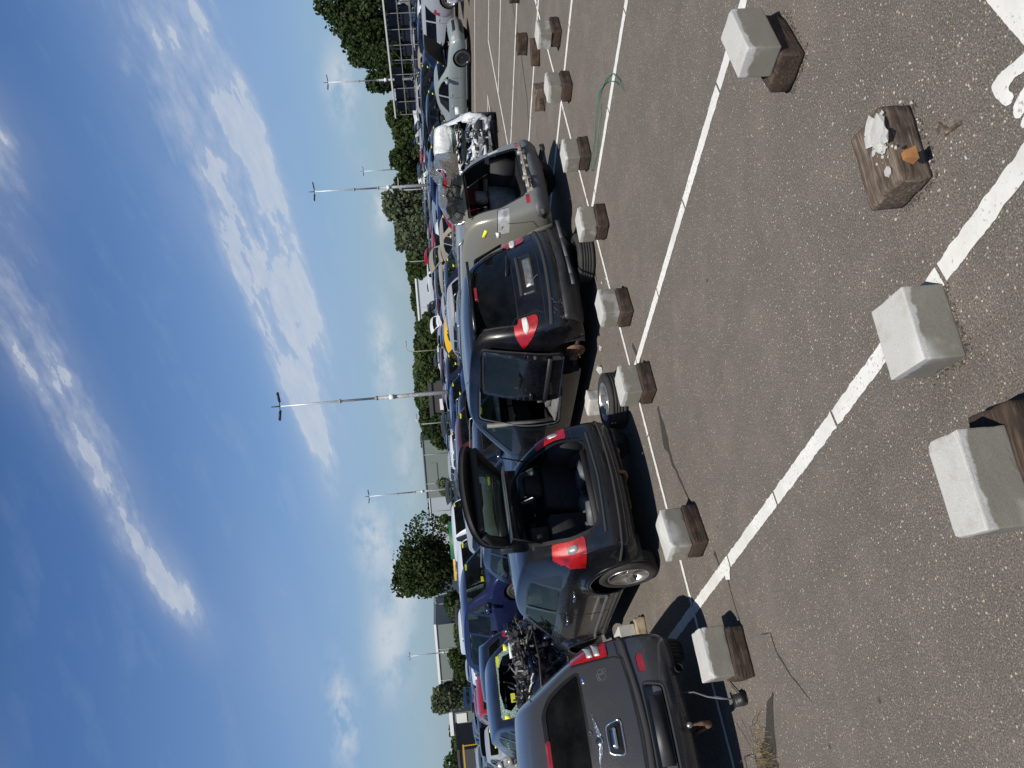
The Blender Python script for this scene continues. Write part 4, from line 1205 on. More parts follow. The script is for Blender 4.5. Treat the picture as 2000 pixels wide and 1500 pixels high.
    interior(root, sp, FABRICG)
    ib = bmesh.new()
    seat_bm(ib, -.42, 1.80, .55, .5, .66, 0, True, 14); seat_bm(ib, .42, 1.80, .55, .5, .66, 0, True, 14); round_bm(ib, .05, 2, .7)
    mesh_obj('middle_seats', ib, FABRICG, root)
    ib = bmesh.new(); box(ib, (-.9, 1.40, .40), (.9, 3.3, .45)); box(ib, (-.88, 1.36, .4), (-.83, 1.42, 1.5)); box(ib, (-.90, 2.50, .40), (-.85, 2.56, 1.5)); round_bm(ib, .015, 1)
    mesh_obj('cabin_trim', ib, INTERG, root)
    # bare hub
    hb = bmesh.new(); lathe(hb, [(-.93, .0001), (-.93, .03), (-.90, .035), (-.90, .09), (-.86, .09), (-.86, .14), (-.845, .14), (-.845, .05), (-.5, .04)], 24, 'x', 0, (0, .70, .30))
    for k in range(5): tube(hb, [(-.96, .70+.055*math.cos(k*1.257), .30+.055*math.sin(k*1.257)), (-.89, .70+.055*math.cos(k*1.257), .30+.055*math.sin(k*1.257))], .007, 6)
    box(hb, (-.9, .78, .26), (-.83, .86, .37)); mesh_obj('brake_hub', hb, RUST, root)
    hb = bmesh.new(); tube(hb, [(-.85, .70, .30), (.85, .70, .34)], .045, 8); mesh_obj('rear_axle', hb, BLACK, root)
    add_wheel(root, .86, .72, .345, .34, .22, '9', 1, n=32)
    tag(root, 'black people carrier with its side door slid back and a bare rear brake hub', 'car')
    return root
voy = make_carrier(); voy.location = (6.93, 7.76, .03); voy.rotation_euler = (0, 0, R(-1))

# --- champagne off-roader with a torn-up tailgate
def make_offroader():
    W, L, H = 1.86, 4.5, 1.70; w = W/2
    sp = dict(L=L, W=W, H=H, z0=.30, kind='suv', crown=.035, cr_belt=.3, cr_roof=.35,
              tail=[(.20, .36), (.06, .46), (.06, .66), (.20, 1.02), (.30, 1.34), (.46, 1.58)], tail_hw=[.80, .88, .88, .86, .80, .68],
              cols=[(.50, .72, 1.06, 1.66, .92, .70), (.95, 1.05, 1.05, 1.69, .93, .72), (1.8, 1.8, 1.04, 1.70, .93, .73), (2.5, 2.4, 1.03, 1.67, .93, .72),
                    (2.95, 2.8, 1.02, 1.40, .93, .76), (3.3, 3.3, .98, 1.10, .92, .76), (3.8, 3.8, .92, 1.05, .90, .70), (4.2, 4.2, .80, .95, .85, .62)],
              nose=[(4.2, .36), (4.32, .46), (4.34, .6), (4.3, .72), (4.28, .8), (4.22, .88)], nose_hw=[.7, .8, .8, .78, .72, .62], bulge_f=.2, bulge_r=.14,
              bow={6: .08, 5: .1, 4: .1}, rf=2.4, cowl=3.3, zc=1.1, belt=1.04, rh=.72, tail_cr={2: .3})
    root = empty('offroader'); parts = []
    bm = shell(sp, 3); bv = bvh_of(bm)
    op = [(-.56, .74), (.56, .74), (.60, 1.0), (.62, 1.1), (.54, 1.54), (-.54, 1.54), (-.62, 1.1), (-.60, 1.0)]
    fs = cookie(bm, rpoly(op, .06), 'end', rear_f(1.1, -.04)); bmesh.ops.delete(bm, geom=fs, context='FACES')
    fb = extract(bm, cookie(bm, rpoly(shrink(op, -.04), .08), 'end', rear_f(1.0, -.04))); offset(fb, -.015); parts.append(('hatch_seal', fb, TRIM))
    for s in (-1, 1):
        cutp(bm, parts, 'tail_light', [(s*.69, .98), (s*.90, .99), (s*.88, 1.17), (s*.66, 1.15)], 'end', lambda f, s=s: f.normal.y < .05 and f.calc_center_median().y < .48 and f.calc_center_median().x*s > 0, CLEARL if s < 0 else WHITEL, -.01, .03)
        cutp(bm, parts, 'fog_lamp', [(s*.58, .665), (s*.74, .665), (s*.74, .72), (s*.58, .72)], 'end', rear_f(.6), REDLENS, -.004, .015)
        for wy in (.86, 3.5): arch(bm, parts, wy, .40, w, s, .40)
    # flat grey door window shapes: small quarter light on the left
    cut_window(bm, parts, 'quarter_window', [(.66, 1.10), (1.30, 1.10), (1.30, 1.52), (1.06, 1.52)], 'side', side_f(-1), GLASS_DARK, .05)
    for a, b in ((1.38, 2.1), (2.16, 2.95)):
        p = clipx([(1.3, 1.10), (3.0, 1.10), (2.5, 1.54), (1.3, 1.56)], a, b)
        cut_window(bm, parts, 'side_window', p, 'side', side_f(-1), GLASS_DARK, .04)
    for a, b in ((.6, 1.3), (1.36, 2.1), (2.16, 2.95)):
        cut_window(bm, parts, 'side_window', clipx([(.66, 1.10), (3.0, 1.10), (2.5, 1.54), (.9, 1.56)], a, b), 'side', side_f(1), GLASS_DARK, .04)
    cut_window(bm, parts, 'windscreen', [(-.72, 1.16), (.72, 1.16), (.64, 1.56), (-.64, 1.56)], 'end', end_f(1, 2.3, 3.4, 1.1), GLASS)
    # black lower bumper and dirty beam where the skin is gone
    lb = bmesh.new(); patch(bv, rpoly([(-.86, .40), (.86, .40), (.88, .60), (-.88, .60)], .04), 'rear', .016, .02, .07, 0, lb); parts.append(('lower_bumper', lb, GREYPL))
    sd = bmesh.new()
    for k in range(7): 
        for s, fc in ((-1, 'left'), (1, 'right')): pass
    bmb = bmesh.new(); patch(bv, [(-.52, .60), (.52, .60), (.54, .72), (-.54, .72)], 'rear', -.03, .03, .06, 0, bmb)
    for i, (x, w_) in enumerate(((-.42, .07), (-.12, .10), (.12, .05), (.43, .06))): box(bmb, (x-w_, -.07, .625+.015*(i % 2)), (x+w_, -.05, .70))
    box(bmb, (-.54, -.10, .655), (.54, -.07, .672)); box(bmb, (-.34, -.11, .61), (-.29, -.06, .73)); box(bmb, (.29, -.11, .61), (.34, -.06, .73))
    for v in bmb.verts: v.co += noise.noise_vector(v.co*9)*.004
    parts.append(('bumper_beam', bmb, simple('dirty_beam', (.30, .28, .24), .6, .3, vary=.5, scale=20)))
    fs = cookie(bm, rpoly([(-.53, .60), (.53, .60), (.55, .73), (-.55, .73)], .02), 'end', rear_f(.6)); bmesh.ops.delete(bm, geom=fs, context='FACES')
    for s in (-1, 1):
        fc = 'left' if s < 0 else 'right'
        fl = bmesh.new(); strip(bv, [(.86+.44*math.cos(t), .40+.44*math.sin(t)) for t in [(-.1+(PI+.2)*k/26) for k in range(27)]], fc, .10, 0, fl, h=.022); parts.append(('arch_moulding', fl, PAINT))
        rr = bmesh.new(); tube(rr, [(s*.66, .75, 1.66), (s*.66, .85, 1.74), (s*.66, 2.2, 1.75), (s*.66, 2.35, 1.68)], .02, 8); parts.append(('roof_rail', rr, ALU))
        sb = bmesh.new(); strip(bv, [(1.33, 1.56), (1.33, .9), (1.36, .7), (1.42, .42)], fc, .012, .002, sb); strip(bv, [(2.13, 1.56), (2.13, .42)], fc, .012, .002, sb); strip(bv, [(1.3, .74), (3.1, .74)], fc, .05, .008, sb)
        strip(bv, [(.30, 1.0), (.26, .64), (.38, .56)], fc, .010, .002, sb)
        parts.append(('panel_gaps', sb, SEAM))
    st = bmesh.new(); patch(bv, [(.47, 1.30), (.60, 1.34), (.59, 1.39), (.46, 1.35)], 'left', .004, .001, .1, 0, st); parts.append(('yellow_sticker', st, YELLOWP))
    st = bmesh.new(); patch(bv, [(.47, 1.14), (.56, 1.12), (.57, 1.17), (.48, 1.19)], 'left', .004, .001, .1, 0, st); parts.append(('paper_sticker', st, WHITEP))
    # torn tailgate folded upwards, buckled sheet metal
    gb = bmesh.new(); nx, ny = 38, 26
    def gp(u, v):
        x = -.50+1.50*u; fold = v
        # hinge (v=0) at the roof end, sheet rises, buckles over and hangs forward right
        y = .52-.42*fold+.16*math.sin(fold*5+u*4); z = 1.60+.34*math.sin(min(1, fold*1.25)*PI*.55)+.02*math.sin(u*9)
        z += u*.12*fold; y += .35*u*fold
        p = Vector((x+.10*fold*(u-.3), y, z))
        n1 = noise.noise_vector(Vector((u*3.1, v*2.7, 4)))
        p += n1*.13*min(1, fold*2.5)
        cr = abs(noise.noise(Vector((u*5, v*4, 9))))
        p.z -= .10*cr*fold; p.y += .08*abs(noise.noise(Vector((u*8, v*6, 2))))*fold
        return p
    G = [[gb.verts.new(gp(i/nx, j/ny)) for j in range(ny+1)] for i in range(nx+1)]
    for i in range(nx):
        for j in range(ny):
            if .34 < j/ny < .52 and .30 < i/nx < .62: continue      # where the glass was
            gb.faces.new((G[i][j], G[i+1][j], G[i+1][j+1], G[i][j+1]))
    bmesh.ops.delete(gb, geom=[v for v in gb.verts if not v.link_faces], context='VERTS')
    bmesh.ops.recalc_face_normals(gb, faces=gb.faces); thicken(gb, .018, 0)
    gate_bm = gb
    jb = bmesh.new()
    for k in range(3):
        a = Vector((random.uniform(-.6, .7), .35, 1.62)); tube(jb, [a, a+Vector((random.uniform(-.1, .1), -.1, .12)), a+Vector((random.uniform(-.2, .2), -.15, .2)), a+Vector((random.uniform(-.3, .3), -.1, .3))], .012, 6)
    parts.append(('tailgate_wiring', jb, BLACK))
    finish(root, bm, parts, (.215, .213, .185))
    tg = mesh_obj('torn_tailgate', gate_bm, BAREM, root); tg.color = (.52, .51, .47, 1)
    interior(root, sp, FABRICG)
    ib = bmesh.new(); box(ib, (-.66, .24, .66), (.66, 1.3, .70)); box(ib, (-.86, .32, .66), (-.64, 1.4, 1.1), 0, None, .92); box(ib, (.64, .32, .66), (.86, 1.4, 1.1), 0, None, .92); round_bm(ib, .03, 2)
    mesh_obj('load_bay_lining', ib, INTER, root)
    tow_ball(root, .15, -.02, .50)
    pb = bmesh.new(); tube(pb, [(-.05+.5, .2, .34), (.5, .0, .30), (.52, -.06, .32)], .04, 12, cap=False); mesh_obj('exhaust_tailpipe', pb, BLACK, root)
    for s in (-1, 1): add_wheel(root, s*.80, .86, .375, .375, .24, '5', s, n=36)
    tag(root, 'champagne off-roader with its tailgate torn and buckled upwards above an open boot', 'car')
    return root
gold = make_offroader(); gold.location = (9.10, 7.85, 0); gold.rotation_euler = (0, 0, R(4))
# ------------------------------------------------------------------ ground, paint, cracks
AZV = R(56.4); CAMZ = 2.3
VD = Vector((math.cos(AZV), math.sin(AZV), 0)); VR = Vector((math.sin(AZV), -math.cos(AZV), 0))
def at(y, D, z=0):
    """a spot at distance D in the direction whose horizon point lies at height y of the 2000x1500 photograph"""
    s = ((750-y)*.9964-13)/1500
    return (VD+VR*s)*D + Vector((0, 0, z))
bm = bmesh.new()
xs = [-2500, -200, -20, 60, 300, 2500]
vv = [[bm.verts.new((x, y, 0)) for y in xs] for x in xs]
for i in range(5):
    for j in range(5): bm.faces.new((vv[i][j], vv[i+1][j], vv[i+1][j+1], vv[i][j+1]))
ground = mesh_obj('asphalt_ground', bm, ASPHALT, smooth=False); tag(ground, kind='structure')
def ragged(bm, a, b, w, seed, z=.004, step=.03, amp=.009, fade=0):
    a, b = Vector(a), Vector(b); d = (b-a); L = d.length; d.normalize(); n = Vector((-d.y, d.x))
    k = max(2, int(L/step)); prev = None
    for i in range(k+1):
        p = a+d*(L*i/k)
        e1 = noise.noise(Vector((p.x*14, p.y*14, seed)))*amp+noise.noise(Vector((p.x*60, p.y*60, seed)))*amp*.6
        e2 = noise.noise(Vector((p.x*14, p.y*14, seed+9)))*amp+noise.noise(Vector((p.x*60, p.y*60, seed+4)))*amp*.6
        cur = (bm.verts.new((*(p+n*(w/2+e1)), z)), bm.verts.new((*(p-n*(w/2+e2)), z)))
        if prev: bm.faces.new((prev[0], prev[1], cur[1], cur[0]))
        prev = cur
def painted(a, b, w, gaps, seed, name='painted_line', z=.004):
    bm = bmesh.new(); a, b = Vector(a), Vector(b); L = (b-a).length; d = (b-a)/L
    cuts = [0]+sorted(gaps)+[L]
    rd = random.Random(seed)
    far = (a+b).length/2 > 14
    for i in range(len(cuts)-1):
        s0 = cuts[i]+(0 if i == 0 else .011); s1 = cuts[i+1]-(0 if i == len(cuts)-2 else .011)
        if s1-s0 > .05: ragged(bm, a+d*s0, a+d*s1, w*rd.uniform(.96, 1.04), seed+i, z, .12 if far else .022)
    o = mesh_obj(name, bm, LINE, smooth=False); tag(o, kind='structure'); return o
for i, (x, y0, y1) in enumerate(((2.06, 1.60, 12.3), (4.80, 1.60, 12.3), (7.45, 1.60, 12.3), (9.93, 1.6, 12.3), (12.42, 1.6, 12.3), (14.76, 1.6, 12.3), (17.25, 1.6, 12.3), (19.6, 1.6, 12.3))):
    g = [k*1.18+.92-(i % 3)*.2+random.uniform(-.08, .08) for k in range(10)]
    painted((x, y0), (x, y1), .105, [q for q in g if q < y1-y0-.2], 10+i)
painted((-4, 7.28), (12.6, 7.28), .062, [2.3+1.9*k for k in range(8)], 31, z=.006)
painted((12.55, 7.26), (22, 7.26), .10, [2*k+1 for k in range(4)], 32, z=.006)
painted((-4, 1.50), (20, 1.50), .20, [5+2.1*k for k in range(7)], 33, z=.006)
painted((12.4, 12.35), (19.65, 12.30), .10, [2.2*k+1 for k in range(3)], 34, z=.006)
painted((17.3, 14.15), (19.7, 14.12), .09, [1.1], 35)
painted((19.6, 14.2), (19.7, 19.2), .09, [1.1, 3], 36)
painted((23.45, 4), (23.40, 60), .12, [3*k+1 for k in range(17)], 37)
# the bay number, only its head is in the picture
bm = bmesh.new()
for poly in ([(2.30, 1.60), (2.36, 1.60), (2.375, 1.65), (2.412, 1.735), (2.418, 1.80), (2.375, 1.812), (2.30, 1.805), (2.272, 1.775), (2.288, 1.745), (2.34, 1.752), (2.335, 1.70), (2.31, 1.66)], [(2.265, 1.62), (2.27, 1.72), (2.262, 1.775), (2.232, 1.80), (2.20, 1.79), (2.195, 1.74), (2.215, 1.70), (2.22, 1.62)],
             [(2.185, 1.62), (2.19, 1.77), (2.178, 1.80), (2.155, 1.80), (2.15, 1.76), (2.15, 1.62)]):
    pr = []
    q = rpoly(poly, .02, 3)
    for i in range(len(q)):
        a, b = Vector(q[i-1]), Vector(q[i])
        for t in (0, .5): 
            p = a.lerp(b, t); pr.append((p.x+noise.noise(Vector((p.x*70, p.y*70, 1)))*.004, p.y+noise.noise(Vector((p.x*70, p.y*70, 5)))*.004, .005))
    bm.faces.new([bm.verts.new(p) for p in pr])
o = mesh_obj('painted_number', bm, LINE, smooth=False); tag(o, kind='structure')
def stain(name, pts, w, mat, seed, z=.0035):
    bm = bmesh.new(); pts = [Vector((p[0], p[1])) for p in pts]; prev = None; k = 0
    for i in range(len(pts)-1):
        a, b = pts[i], pts[i+1]; n_ = max(2, int((b-a).length/.04)); d = (b-a).normalized(); n = Vector((-d.y, d.x))
        for j in range(n_+(i == len(pts)-2)):
            p = a.lerp(b, j/n_); j1 = noise.noise(Vector((p.x*9, p.y*9, seed))); j2 = noise.noise(Vector((p.x*7, p.y*7, seed+3)))
            ww = (w[i]+(w[i+1]-w[i])*j/n_)*(1+j1*.7); p = p+n*j2*.03
            cur = (bm.verts.new((*(p+n*ww/2), z)), bm.verts.new((*(p-n*ww/2), z)))
            if prev: bm.faces.new((prev[0], prev[1], cur[1], cur[0]))
            prev = cur
    o = mesh_obj(name, bm, mat, smooth=False); tag(o, kind='structure'); return o
TAR = simple('damp_asphalt', (.040, .036, .031), .8, vary=.5, scale=60, bumpy=.6)
stain('ground_crack', [(4.02, 6.72), (3.65, 6.76), (3.4, 6.74), (2.84, 6.54), (2.45, 6.45)], [.07, .16, .06, .02, .012], TAR, 1)
stain('ground_crack', [(2.25, 6.3), (2.12, 6.26), (1.99, 6.16), (1.75, 6.17), (1.60, 6.16)], [.05, .03, .014, .01, .01], TAR, 2)
stain('ground_crack', [(1.40, 5.80), (1.36, 5.62), (1.19, 5.61), (.98, 5.45), (.80, 5.30)], [.006, .012, .014, .010, .004], TAR, 3)
stain('ground_crack', [(5.05, 7.0), (4.75, 6.9), (4.5, 7.0)], [.05, .1, .04], TAR, 4)
stain('ground_crack', [(12.2, 10.2), (12.9, 9.4), (14.5, 8.9), (16.5, 8.8)], [.05, .05, .04, .03], TAR, 5)
stain('ground_stain', [(1.0, 5.92), (.84, 6.15), (.62, 6.35), (.40, 6.45)], [.03, .12, .30, .35], TAR, 6)
bm = bmesh.new()
bm.faces.new([bm.verts.new(p) for p in ((2.03, 6.18, .007), (1.97, 6.20, .007), (1.935, 6.10, .007), (1.985, 6.06, .007), (2.01, 6.02, .007), (2.05, 6.05, .007))])
o = mesh_obj('paint_spill', bm, LINE, smooth=False); tag(o, kind='structure')
# ------------------------------------------------------------------ block stacks
def slab(bm, cx, cy, z0, lx, ly, h, rz, bev=.012, seed=0, rough=0, sub=0, mi=0):
    b = bmesh.new(); box(b, (-lx/2, -ly/2, 0), (lx/2, ly/2, h))
    if bev: bmesh.ops.bevel(b, geom=b.edges[:], offset=bev, segments=2, profile=.6, affect='EDGES')
    if rough:
        bmesh.ops.subdivide_edges(b, edges=[e for e in b.edges if e.calc_length() > .05], cuts=sub or 9, use_grid_fill=True)
        for v in b.verts: 
            n = noise.noise_vector(Vector((v.co.x*6, v.co.y*12, v.co.z*12))+Vector((seed*3.1, seed, 0)))*rough
            n2 = noise.noise_vector(v.co*34+Vector((seed, 0, 0)))*rough*.35
            v.co += n+n2
            if v.co.z < 0: v.co.z = 0
        # knocked corners and edges
        for v in b.verts:
            ex = [abs(abs(v.co.x)-lx/2) < .02, abs(abs(v.co.y)-ly/2) < .02, abs(v.co.z-h/2) > h/2-.02]
            if sum(ex) >= 2:
                k = noise.noise(Vector((v.co.x*11+seed*7.3, v.co.y*11, v.co.z*11)))
                if k > .12: v.co = v.co.lerp(Vector((v.co.x*.86, v.co.y*.86, h/2+(v.co.z-h/2)*.86)), min(1, (k-.12)*(1.5 if sum(ex) == 3 else .30)))
    M = Matrix.Translation((cx, cy, z0)) @ Matrix.Rotation(rz, 4, 'Z')
    bmesh.ops.transform(b, matrix=M, verts=b.verts)
    me = bpy.data.meshes.new('t'); b.to_mesh(me); b.free(); bm.from_mesh(me); bpy.data.meshes.remove(me)
def block_thing(name, x, y, z, lx, ly, h, rz, mat, label, cat, group=None, seed=0, bev=.012, rough=0.0):
    bm = bmesh.new(); slab(bm, 0, 0, 0, lx, ly, h, 0, bev, seed, rough)
    o = mesh_obj(name, bm, mat); o.location = (x, y, z); o.rotation_euler = (0, 0, rz)
    for p in o.data.polygons: p.use_smooth = rough > .003
    tag(o, label, cat, group); return o
# (front-right, front-left bottom corner of the timber, where it stands)
STK = [((1.57, 6.12), (1.17, 6.17), 'in front of the grey retro hatchback', .40),
       ((2.77, 6.39), (2.37, 6.33), 'in front of the charcoal hatchback', .40),
       ((4.50, 6.57), (4.15, 6.59), 'beside the upturned wheel', .36),
       ((5.60, 6.63), (5.25, 6.62), 'in front of the black people carrier', .36),
       ((6.96, 6.59), (6.60, 6.65), 'where two painted lines meet before the champagne off-roader', .36),
       ((8.17, 6.54), (7.84, 6.60), 'nearest the coil of green wire', .35),
       ((9.68, 6.58), (9.32, 6.54), 'with a loose timber right behind it', .36),
       ((10.68, 6.36), (10.36, 6.39), 'farthest along the painted line', .34)]
WB, WC = 'timber blocks under the concrete blocks', 'concrete blocks on timbers'
for i, (a, b, where, L) in enumerate(STK):
    a, b = Vector(a), Vector(b); d = (a-b).normalized(); n = Vector((-d.y, d.x)); rz = math.atan2(d.y, d.x)
    if i > 1: rz *= .6
    c = (a+b)/2+n*.145
    block_thing('timber_block', c.x, c.y, 0, L, .28, .145, rz, WOOD, 'dark timber block under a concrete block, '+where, 'timber block', WB, i, .018, .006)
    c2 = c+n*.02+d*random.uniform(-.02, .03)
    block_thing('concrete_block', c2.x, c2.y, .147, L-.01, .27, .20, rz+random.uniform(-.05, .05), CONC, 'grey concrete block on a dark timber, '+where, 'concrete block', WC, i, .010, .0015)
# near stack at the upper frame edge and the one cut by the frame
block_thing('timber_block', 4.02, 2.68, 0, .42, .26, .15, .02, WOOD, 'dark timber under the concrete block at the foot of the number bay, its end split', 'timber block', WB, 20, .02, .007)
block_thing('concrete_block', 4.03, 2.61, .152, .385, .20, .205, -.03, CONC, 'concrete block on a split dark timber, alone on the next bay line', 'concrete block', WC, 21, .008, .0015)
block_thing('timber_block', 1.15, 2.56, 0, .42, .26, .15, -.27, WOOD, 'dark timber under the largest looking concrete block, cut by the picture edge', 'timber block', WB, 22, .02, .007)
block_thing('concrete_block', 1.085, 2.585, .152, .385, .195, .205, -.24, CONC, 'concrete block nearest the camera, partly out of the picture', 'concrete block', WC, 23, .008, .0015)
# lone block lying straight on the asphalt
o = block_thing('concrete_block', 1.885, 2.70, 0, .35, .27, .20, math.atan2(-.085, .33), CONC, 'concrete block standing straight on the asphalt over a painted line, dirt along its foot', 'concrete block', None, 24, .008, .0015)
# broken one
o = block_thing('timber_block', 2.64, 2.335, 0, .40, .27, .165, math.atan2(-.10, .355), WOODG, 'weathered timber with crushed concrete on top and an orange split corner', 'timber block', None, 31, .022, .007)
bm = bmesh.new()
def shard(bm, c, r, seed, flat=.5, mi=0):
    rd = random.Random(seed); b = bmesh.new(); bmesh.ops.create_icosphere(b, subdivisions=1, radius=r)
    for v in b.verts: v.co = Vector((v.co.x*rd.uniform(.6, 1.3), v.co.y*rd.uniform(.6, 1.3), v.co.z*flat*rd.uniform(.6, 1.3)))
    bmesh.ops.transform(b, matrix=Matrix.Translation(c) @ Matrix.Rotation(rd.uniform(0, 6), 4, 'Z') @ Matrix.Rotation(rd.uniform(-.4, .4), 4, 'X'), verts=b.verts)
    me = bpy.data.meshes.new('t'); b.to_mesh(me); b.free(); bm.from_mesh(me); bpy.data.meshes.remove(me)
rd = random.Random(12)
rub = [(2.70, 2.215, .175, .050), (2.66, 2.25, .178, .040), (2.75, 2.24, .172, .042), (2.63, 2.205, .178, .034), (2.72, 2.29, .178, .030), (2.76, 2.19, .16, .03), (2.60, 2.24, .176, .018), (2.655, 2.31, .174, .016), (2.50, 2.29, .178, .022)]
for k, (x, y, z, r) in enumerate(rub):
    b = bmesh.new(); shard(b, Vector((x, y, z-.004)), r*1.4, k, .30)
    o = mesh_obj('concrete_rubble', b, CONCD, smooth=False); tag(o, 'pale broken concrete lump on the weathered timber', 'rubble', 'crushed concrete on the weathered timber')
b = bmesh.new()
for k in range(46):
    t = rd.random(); x = 2.64+rd.gauss(0, .05); y = 2.25+rd.gauss(0, .035); shard(b, Vector((x, y, .172)), rd.uniform(.003, .009), 100+k, .7)
for k in range(60):
    a = rd.uniform(0, 6.28); r = abs(rd.gauss(.28, .12)); shard(b, Vector((2.66+r*math.cos(a)*1.2, 2.25+r*math.sin(a)*.8, .004)), rd.uniform(.003, .010), 200+k, .6)
o = mesh_obj('concrete_crumbs', b, CONCD, smooth=False); tag(o, 'small pale crumbs scattered over and around the weathered timber', 'crumbs', kind='stuff')
b = bmesh.new()
for k in range(300):
    x = rd.uniform(-.3, 9); y = rd.uniform(1.4, 7.2); shard(b, Vector((x, y, .002)), rd.uniform(.002, .0055), 900+k, .6)
o = mesh_obj('loose_grit', b, simple('grit', (.34, .30, .23), .9, vary=.4, scale=3), smooth=False); tag(o, 'loose grit lying over the asphalt', 'grit', kind='stuff')
b = bmesh.new(); box(b, (-.03, -.04, 0), (.035, .01, .05), 0, Matrix.Translation((2.475, 2.19, .115)) @ Matrix.Rotation(-.3, 4, 'Z'), .5)
o = mesh_obj('split_wood', b, WOODO, smooth=False); tag(o, 'orange splinter split off the weathered timber corner', 'splinter')
for k, (x, y, rz, l, w_) in enumerate(((2.475, 2.045, 1.15, .12, .018), (2.53, 2.075, .3, .09, .012), (2.545, 2.105, 1.9, .05, .010))):
    b = bmesh.new(); box(b, (-l/2, -w_/2, 0), (l/2, w_/2, .012), 0, Matrix.Rotation(rz, 4, 'Z') , .7)
    o = mesh_obj('wood_splinter', b, WOODG, smooth=False); o.location = (x, y, .001); tag(o, ('long curved', 'short dark', 'smallest')[k]+' wood splinter on the asphalt beside the weathered timber', 'splinter', 'splinters beside the weathered timber')
# loose timbers further off
for k, (x, y, rz, lx, ly, h, lab) in enumerate(((13.3, 8.45, 1.55, .36, .20, .20, 'small upright loose timber left of the far row of stacks'), (12.02, 7.80, 2.2, .44, .16, .15, 'plain dark loose timber lying flat between two far stacks'),
                                             (11.22, 8.12, 1.7, .40, .24, .20, 'loose timber with a knot, right behind a far concrete block'), (14.5, 8.1, 1.4, .4, .2, .2, 'loose timber cut off by the picture edge, farthest one'))):
    block_thing('loose_timber', x, y, 0, lx, ly, h, rz, WOODG if k == 2 else WOOD, lab, 'timber block', None, 40+k, .02, .012)
# blocks under and behind the cars
block_thing('concrete_block', 2.43, 9.55, .12, .24, .42, .2, .05, CONCD, 'dry pale concrete block on a timber under the charcoal hatchback sill', 'concrete block', None, 51, .01, .002)
block_thing('timber_block', 2.50, 9.50, 0, .28, .5, .12, -.15, WOODL, 'pale timber under the dry concrete block beside the charcoal hatchback', 'timber block', None, 52, .015, .012)
block_thing('concrete_block', 5.52, 8.95, 0, .22, .30, .22, .3, CONCD, 'pale stone block behind the upturned wheel', 'concrete block', None, 53, .02, .008)
for k, (x, y, rz, rx) in enumerate(((5.10, 9.4, .5, .2), (4.98, 9.15, -.6, -.1))):
    o = block_thing('timber_offcut', x, y, .01, .34, .12, .08, rz, WOODL, ('pale timber offcut leaning', 'pale timber offcut lying flat')[k]+' in the shade behind the upturned wheel', 'timber offcut', None, 55+k, .01, .006); o.rotation_euler[0] = rx*.3
for k, (x, y, r) in enumerate(((5.80, 8.55, .07), (5.98, 8.30, .045), (6.46, 7.52, .022), (6.33, 7.30, .02), (3.97, 7.62, .02), (8.62, 8.05, .02), (9.3, 7.6, .02))):
    b = bmesh.new(); shard(b, Vector((0, 0, r*.4)), r, 300+k, .7)
    o = mesh_obj('stone', b, CONCD, smooth=False); o.location = (x, y, 0)
    tag(o, ('largest pale stone beside the bare brake hub', 'second pale stone beside the bare brake hub', 'small pale stone under the black people carrier', 'small pale pebble on the line before the black people carrier', 'pale chip in the charcoal hatchback shadow', 'pebble under the champagne off-roader', 'lone pebble before the champagne off-roader')[k], 'stone')
DIRT = simple('dark_grit', (.055, .047, .038), .95, vary=.6, scale=40)
b = bmesh.new(); rd = random.Random(31)
for (cx, cy, lx, ly, rz) in ((1.885, 2.70, .35, .27, -.25), (4.02, 2.68, .42, .26, .02), (1.15, 2.56, .42, .26, -.27), (2.64, 2.335, .40, .27, -.27)):
    for k in range(230):
        t = rd.random()*2*(lx+ly); d = abs(rd.gauss(0, .018))+.002
        if t < lx: p = (t-lx/2, -ly/2-d)
        elif t < lx+ly: p = (lx/2+d, t-lx-ly/2)
        elif t < 2*lx+ly: p = (t-lx-ly-lx/2, ly/2+d)
        else: p = (-lx/2-d, t-2*lx-ly-ly/2)
        c_, s_ = math.cos(rz), math.sin(rz)
        shard(b, Vector((cx+p[0]*c_-p[1]*s_, cy+p[0]*s_+p[1]*c_, .002)), rd.uniform(.002, .007), 2000+k, .6)
o = mesh_obj('block_foot_dirt', b, DIRT, smooth=False); tag(o, 'dark dirt and moss gathered round the foot of the nearest blocks', 'dirt', kind='stuff')
# wheels taken off, lying flat
def flat_wheel(x, y, r, w, style, mat, lab, rz=0, tilt=0):
    e = empty('spare_wheel', (x, y, w/2), 0)
    q = add_wheel(e, 0, 0, 0, r, w, style, 1, mat, 48)
    kids = list(q.children)
    for c in kids: c.parent = e; c.rotation_euler = (0, -PI/2, 0)
    bpy.data.objects.remove(q)
    e.rotation_euler = (tilt, 0, rz); tag(e, lab, 'wheel'); return e
flat_wheel(4.92, 7.98, .36, .235, '9', None, 'loose wheel lying flat with a bright alloy rim, beside the charcoal hatchback', .3)
flat_wheel(7.15, 7.78, .345, .235, '9', ALLOYD, 'loose wheel lying flat with a dark rim, shaded by the black people carrier', .8)
